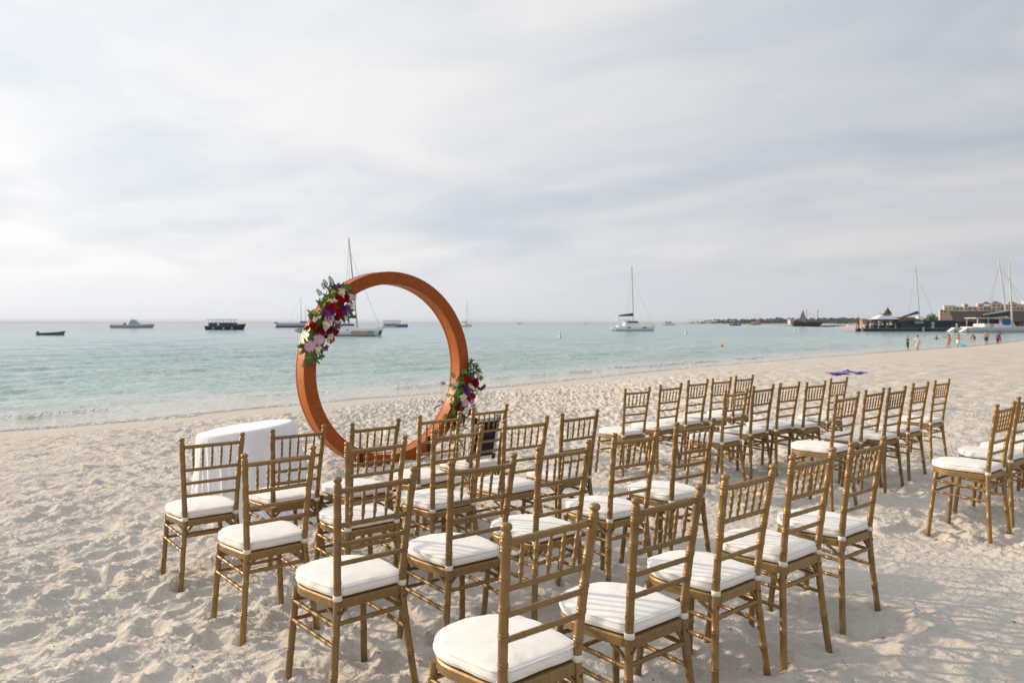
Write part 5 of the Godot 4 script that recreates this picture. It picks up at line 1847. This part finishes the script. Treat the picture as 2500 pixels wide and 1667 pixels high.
# ------------------------------------------------------------------ people
func body(bones: Array, cell: float) -> ArrayMesh:   # [from, to, radius, radius, colour]: one smooth skin over all of them, by surface nets
	var lo := Vector3.ONE * 1e9
	var hi := -lo
	for b in bones:
		var r: float = maxf(b[2], b[3]) + cell * 2.0
		lo = lo.min(b[0].min(b[1]) - Vector3.ONE * r)
		hi = hi.max(b[0].max(b[1]) + Vector3.ONE * r)
	var n := Vector3i(((hi - lo) / cell).ceil()) + Vector3i.ONE
	var field := PackedFloat32Array()
	field.resize(n.x * n.y * n.z)
	field.fill(1.0)
	var k := 0.028
	for b in bones:
		var r: float = maxf(b[2], b[3]) + cell * 2.5 + k
		var a0 := Vector3i(((b[0].min(b[1]) - Vector3.ONE * r - lo) / cell).floor()).max(Vector3i.ZERO)
		var a1 := Vector3i(((b[0].max(b[1]) + Vector3.ONE * r - lo) / cell).ceil()).min(n - Vector3i.ONE)
		var ab: Vector3 = b[1] - b[0]
		var l2 := maxf(ab.length_squared(), 1e-6)
		for z in range(a0.z, a1.z + 1):
			for y in range(a0.y, a1.y + 1):
				for x in range(a0.x, a1.x + 1):
					var p := lo + Vector3(x, y, z) * cell
					var t := clampf((p - b[0]).dot(ab) / l2, 0.0, 1.0)
					var d: float = p.distance_to(b[0] + ab * t) - lerpf(b[2], b[3], t)
					var at := (z * n.y + y) * n.x + x
					var e := field[at]
					var h := maxf(k - absf(d - e), 0.0) / k
					field[at] = minf(d, e) - h * h * k * 0.25
	var spot := {}
	var st := SurfaceTool.new()
	st.begin(Mesh.PRIMITIVE_TRIANGLES)
	var verts := []
	for z in n.z - 1:
		for y in n.y - 1:
			for x in n.x - 1:
				var c := Vector3.ZERO
				var m := 0
				var base := (z * n.y + y) * n.x + x
				var f := []
				for q in 8:
					f.append(field[base + (q & 1) + (q >> 1 & 1) * n.x + (q >> 2 & 1) * n.x * n.y])
				for e in [[0, 1], [2, 3], [4, 5], [6, 7], [0, 2], [1, 3], [4, 6], [5, 7], [0, 4], [1, 5], [2, 6], [3, 7]]:
					var a: float = f[e[0]]
					var b: float = f[e[1]]
					if (a < 0.0) != (b < 0.0):
						var t := a / (a - b)
						c += Vector3(e[0] & 1, e[0] >> 1 & 1, e[0] >> 2 & 1).lerp(Vector3(e[1] & 1, e[1] >> 1 & 1, e[1] >> 2 & 1), t)
						m += 1
				if m:
					spot[base] = verts.size()
					verts.append(lo + (Vector3(x, y, z) + c / m) * cell)
	for v in verts:
		var best := 1e9
		var col := Color.WHITE
		for b in bones:
			var ab: Vector3 = b[1] - b[0]
			var t := clampf((v - b[0]).dot(ab) / maxf(ab.length_squared(), 1e-6), 0.0, 1.0)
			var d: float = v.distance_to(b[0] + ab * t) - lerpf(b[2], b[3], t)
			if d < best:
				best = d
				col = b[4]
		st.set_color(col)
		st.add_vertex(v)
	var step := [1, n.x, n.x * n.y]
	for z in range(1, n.z - 1):
		for y in range(1, n.y - 1):
			for x in range(1, n.x - 1):
				var base := (z * n.y + y) * n.x + x
				for ax in 3:
					var a := field[base]
					var b := field[base + step[ax]]
					if (a < 0.0) == (b < 0.0):
						continue
					var u: int = step[(ax + 1) % 3]
					var w: int = step[(ax + 2) % 3]
					var q := [base - u - w, base - w, base, base - u]
					if not (spot.has(q[0]) and spot.has(q[1]) and spot.has(q[2]) and spot.has(q[3])):
						continue
					var i := [spot[q[0]], spot[q[1]], spot[q[2]], spot[q[3]]]
					if a < 0.0:
						i.reverse()
					for j in [0, 1, 2, 0, 2, 3]:
						st.add_index(i[j])
	st.generate_normals()
	return st.commit()

func person(label: String, at: Vector3, turn: float, high: float, look: Dictionary, group := "people at the water's edge") -> Node3D:
	# faces +z before the turn; joints are shares of the height
	var t := thing("person", label, "person", at, turn, group)
	var skin: Color = look.get("skin", Color(0.42, 0.21, 0.13))
	var top: Color = look.get("top", skin)
	var legs: Color = look.get("legs", skin)
	var sink: float = look.get("sink", 0.0)
	var bend: Vector3 = look.get("bend", Vector3.ZERO)   # how far the chest leans from above the hips
	var H := func(x: float, y: float, z: float) -> Vector3: return Vector3(x, y - sink, z) * high
	var hips: Vector3 = H.call(0, look.get("hip", 0.52), 0)
	var chest: Vector3 = hips + (Vector3(0, 0.21, 0) + bend) * high
	var neck: Vector3 = chest + (Vector3(0, 0.10, 0.0) + bend * 0.45) * high
	var head: Vector3 = neck + (Vector3(0, 0.085, 0.012) + bend * 0.3) * high
	var bones := [
		[hips + Vector3(-0.03, 0, 0) * high, hips + Vector3(0.03, 0, 0) * high, 0.072 * high, 0.072 * high, look.get("bottom", legs)],
		[hips, chest, 0.068 * high, 0.076 * high, top],
		[chest + Vector3(-0.055, 0.035, 0) * high, chest + Vector3(0.055, 0.035, 0) * high, 0.056 * high, 0.056 * high, top],
		[neck - Vector3(0, 0.03, 0) * high, neck + (head - neck) * 0.4, 0.034 * high, 0.032 * high, skin],
		[head - Vector3(0, 0.02, 0) * high, head + Vector3(0, 0.012, 0) * high, 0.046 * high, 0.052 * high, skin],
	]
	for s in 2:
		var sg := -1.0 if s == 0 else 1.0
		var hip: Vector3 = hips + Vector3(sg * 0.048, -0.02, 0) * high
		var foot: Vector3 = H.call(sg * 0.055, 0.035, 0.0) + (look.get("feet", [Vector3.ZERO, Vector3.ZERO])[s] as Vector3) * high
		var knee: Vector3 = hip.lerp(foot, 0.5) + Vector3(0, 0, 0.015) * high
		if look.has("knees"):
			knee = hips + (look.knees[s] as Vector3) * high
		var mid := hip.lerp(knee, 0.75)
		bones.append([hip, mid, 0.058 * high, 0.046 * high, look.get("bottom", legs)])
		bones.append([mid, knee, 0.045 * high, 0.037 * high, legs])
		bones.append([knee, foot, 0.038 * high, 0.024 * high, skin])
		bones.append([foot, foot + Vector3(0, -0.018, 0.075) * high, 0.025 * high, 0.02 * high, skin])
		var shoulder: Vector3 = chest + Vector3(sg * 0.108, 0.05, 0) * high
		var arms: Array = look.get("arms", [[Vector3(-0.03, -0.17, 0.0), Vector3(0.0, -0.15, 0.04)], [Vector3(0.03, -0.17, 0.0), Vector3(0.0, -0.15, 0.04)]])
		var elbow: Vector3 = shoulder + (arms[s][0] as Vector3) * high
		var hand: Vector3 = elbow + (arms[s][1] as Vector3) * high
		bones.append([shoulder, shoulder.lerp(elbow, 0.55), 0.033 * high, 0.029 * high, look.get("sleeve", top)])
		bones.append([shoulder.lerp(elbow, 0.55), elbow, 0.028 * high, 0.024 * high, skin])
		bones.append([elbow, hand, 0.025 * high, 0.018 * high, skin])
		bones.append([hand, hand + (hand - elbow).normalized() * 0.045 * high, 0.02 * high, 0.016 * high, skin])
	put("body", body(bones, 0.026), M.vertex, t)
	var st := news()
	ball(st, head + Vector3(0, 0.018, -0.012) * high, Vector3(0.056, 0.052, 0.056) * high, 10, 6)
	if look.get("long_hair", false):
		tube(st, [head + Vector3(0, 0.0, -0.04) * high, neck + Vector3(0, 0.0, -0.05) * high, chest + Vector3(0, -0.02, -0.075) * high], [0.045 * high, 0.045 * high, 0.025 * high], 8)
	part("hair", st, mat(look.get("hair", Color(0.03, 0.02, 0.015)), 0.8), t)
	return t

func make_people() -> void:
	var tan := Color(0.40, 0.20, 0.12)
	var fair := Color(0.55, 0.32, 0.22)
	var black := Color(0.012, 0.012, 0.014)
	person("person in black shirt and shorts standing with one hand raised to the face", Vector3(37.5, SEA - 0.05, -75.2), 0.9, 1.56, {"skin": fair, "top": black, "bottom": black, "legs": Color(0.03, 0.028, 0.03), "sleeve": black, "hair": Color(0.16, 0.1, 0.06), "arms": [[Vector3(-0.05, -0.15, 0.03), Vector3(0.10, 0.10, 0.08)], [Vector3(0.04, -0.17, -0.01), Vector3(0.0, -0.15, 0.02)]]})
	person("person in white top walking away, bare legs, beside the one in black", Vector3(37.3, SEA - 0.02, -73.0), 3.0, 1.62, {"skin": fair, "top": Color(0.72, 0.70, 0.66), "bottom": Color(0.66, 0.62, 0.58), "sleeve": Color(0.7, 0.68, 0.65), "hair": Color(0.12, 0.06, 0.03), "feet": [Vector3(0, 0, 0.05), Vector3(0, 0, -0.05)]})
	person("swimmer with only head and shoulders above water, farther out", Vector3(78.8, SEA - 1.35, -151.6), 0.4, 1.7, {"skin": tan, "hair": Color(0.02, 0.015, 0.01)}, "swimmers beyond the walkers")
	person("swimmer in dark top, waist deep, left of the tanned women", Vector3(70.3, SEA - 1.1, -131.4), 2.6, 1.7, {"skin": tan, "top": Color(0.02, 0.03, 0.03), "bottom": black, "arms": [[Vector3(-0.12, -0.05, 0), Vector3(-0.06, -0.12, 0.02)], [Vector3(0.12, -0.05, 0), Vector3(0.06, -0.12, 0.02)]]}, "swimmers beyond the walkers")
	person("tanned woman reaching left with one arm, at the water's edge", Vector3(48.9, SEA - 0.1, -88.8), -1.5, 1.62, {"skin": tan, "top": Color(0.36, 0.17, 0.10), "bottom": Color(0.45, 0.12, 0.09), "long_hair": true, "bend": Vector3(0, 0, 0.02), "feet": [Vector3(0, 0, 0.08), Vector3(0, 0, -0.06)], "arms": [[Vector3(-0.03, -0.04, 0.15), Vector3(0, 0.03, 0.15)], [Vector3(0.03, -0.16, -0.05), Vector3(0.0, -0.13, -0.06)]]})
	person("tanned woman in white bikini bottom walking behind the one reaching", Vector3(48.6, SEA - 0.08, -86.5), -1.3, 1.68, {"skin": tan, "bottom": Color(0.7, 0.66, 0.62), "long_hair": true, "bend": Vector3(0, -0.01, -0.02), "feet": [Vector3(0, 0, -0.07), Vector3(0, 0, 0.08)]})
	person("person in black bending low over the water", Vector3(74.6, SEA - 0.55, -128.0), -1.2, 1.75, {"skin": tan, "top": black, "bottom": black, "hip": 0.55, "bend": Vector3(0, -0.10, 0.16), "arms": [[Vector3(-0.03, -0.12, 0.1), Vector3(0, -0.15, 0.02)], [Vector3(0.03, -0.12, 0.1), Vector3(0, -0.15, 0.02)]]})
	person("tanned bather stooping beside the one in black", Vector3(73.4, SEA - 0.62, -127.0), 1.2, 1.7, {"skin": Color(0.46, 0.17, 0.09), "hip": 0.55, "bend": Vector3(0, -0.08, 0.14), "arms": [[Vector3(-0.03, -0.12, 0.1), Vector3(0, -0.15, 0.02)], [Vector3(0.03, -0.12, 0.1), Vector3(0, -0.15, 0.02)]]})
	person("bare-chested man in dark blue swim shorts seen from behind", Vector3(57.2, SEA - 0.02, -95.7), 3.0, 1.86, {"skin": Color(0.55, 0.29, 0.20), "bottom": Color(0.03, 0.07, 0.11), "legs": Color(0.5, 0.27, 0.18), "feet": [Vector3(-0.02, 0, 0), Vector3(0.03, 0, 0)]})
	person("person in dark red top close behind the bare-chested man", Vector3(60.0, SEA - 0.1, -98.0), 2.4, 1.62, {"skin": Color(0.36, 0.14, 0.1), "top": Color(0.22, 0.05, 0.06), "bottom": Color(0.04, 0.05, 0.08)})
	person("woman in purple-blue swimsuit with legs apart, right of the man", Vector3(60.8, SEA - 0.02, -99.0), 2.2, 1.8, {"skin": Color(0.34, 0.17, 0.12), "top": Color(0.12, 0.10, 0.28), "bottom": Color(0.16, 0.14, 0.36), "sleeve": Color(0.34, 0.17, 0.12), "feet": [Vector3(-0.09, 0, 0), Vector3(0.09, 0, 0)], "arms": [[Vector3(-0.09, -0.07, 0.08), Vector3(-0.02, 0.13, 0.06)], [Vector3(0.05, -0.15, 0.03), Vector3(0.0, -0.12, 0.06)]]})
	# light blue cloth trailing between the two tanned women
	var st := news()
	var rows := []
	for i in 13:
		var f := i / 12.0
		var c := Vector3(49.2 + f * 0.95, SEA + 0.75 - 0.72 * pow(f, 0.7), -88.3 + f * 1.0)
		rows.append([c + Vector3(0, 0.12 + 0.05 * sin(f * 9.0), 0.1), c + Vector3(0.05, 0, 0.05 * sin(f * 14.0)), c - Vector3(0, 0.12, 0.1)])
	for i in 12:
		for j in 2:
			quad(st, rows[i][j], rows[i][j + 1], rows[i + 1][j + 1], rows[i + 1][j])
	tag(part("blue_wrap", st, mat(Color(0.12, 0.38, 0.62), 0.8), self), "light blue cloth trailing from the tanned women to the water", "cloth")
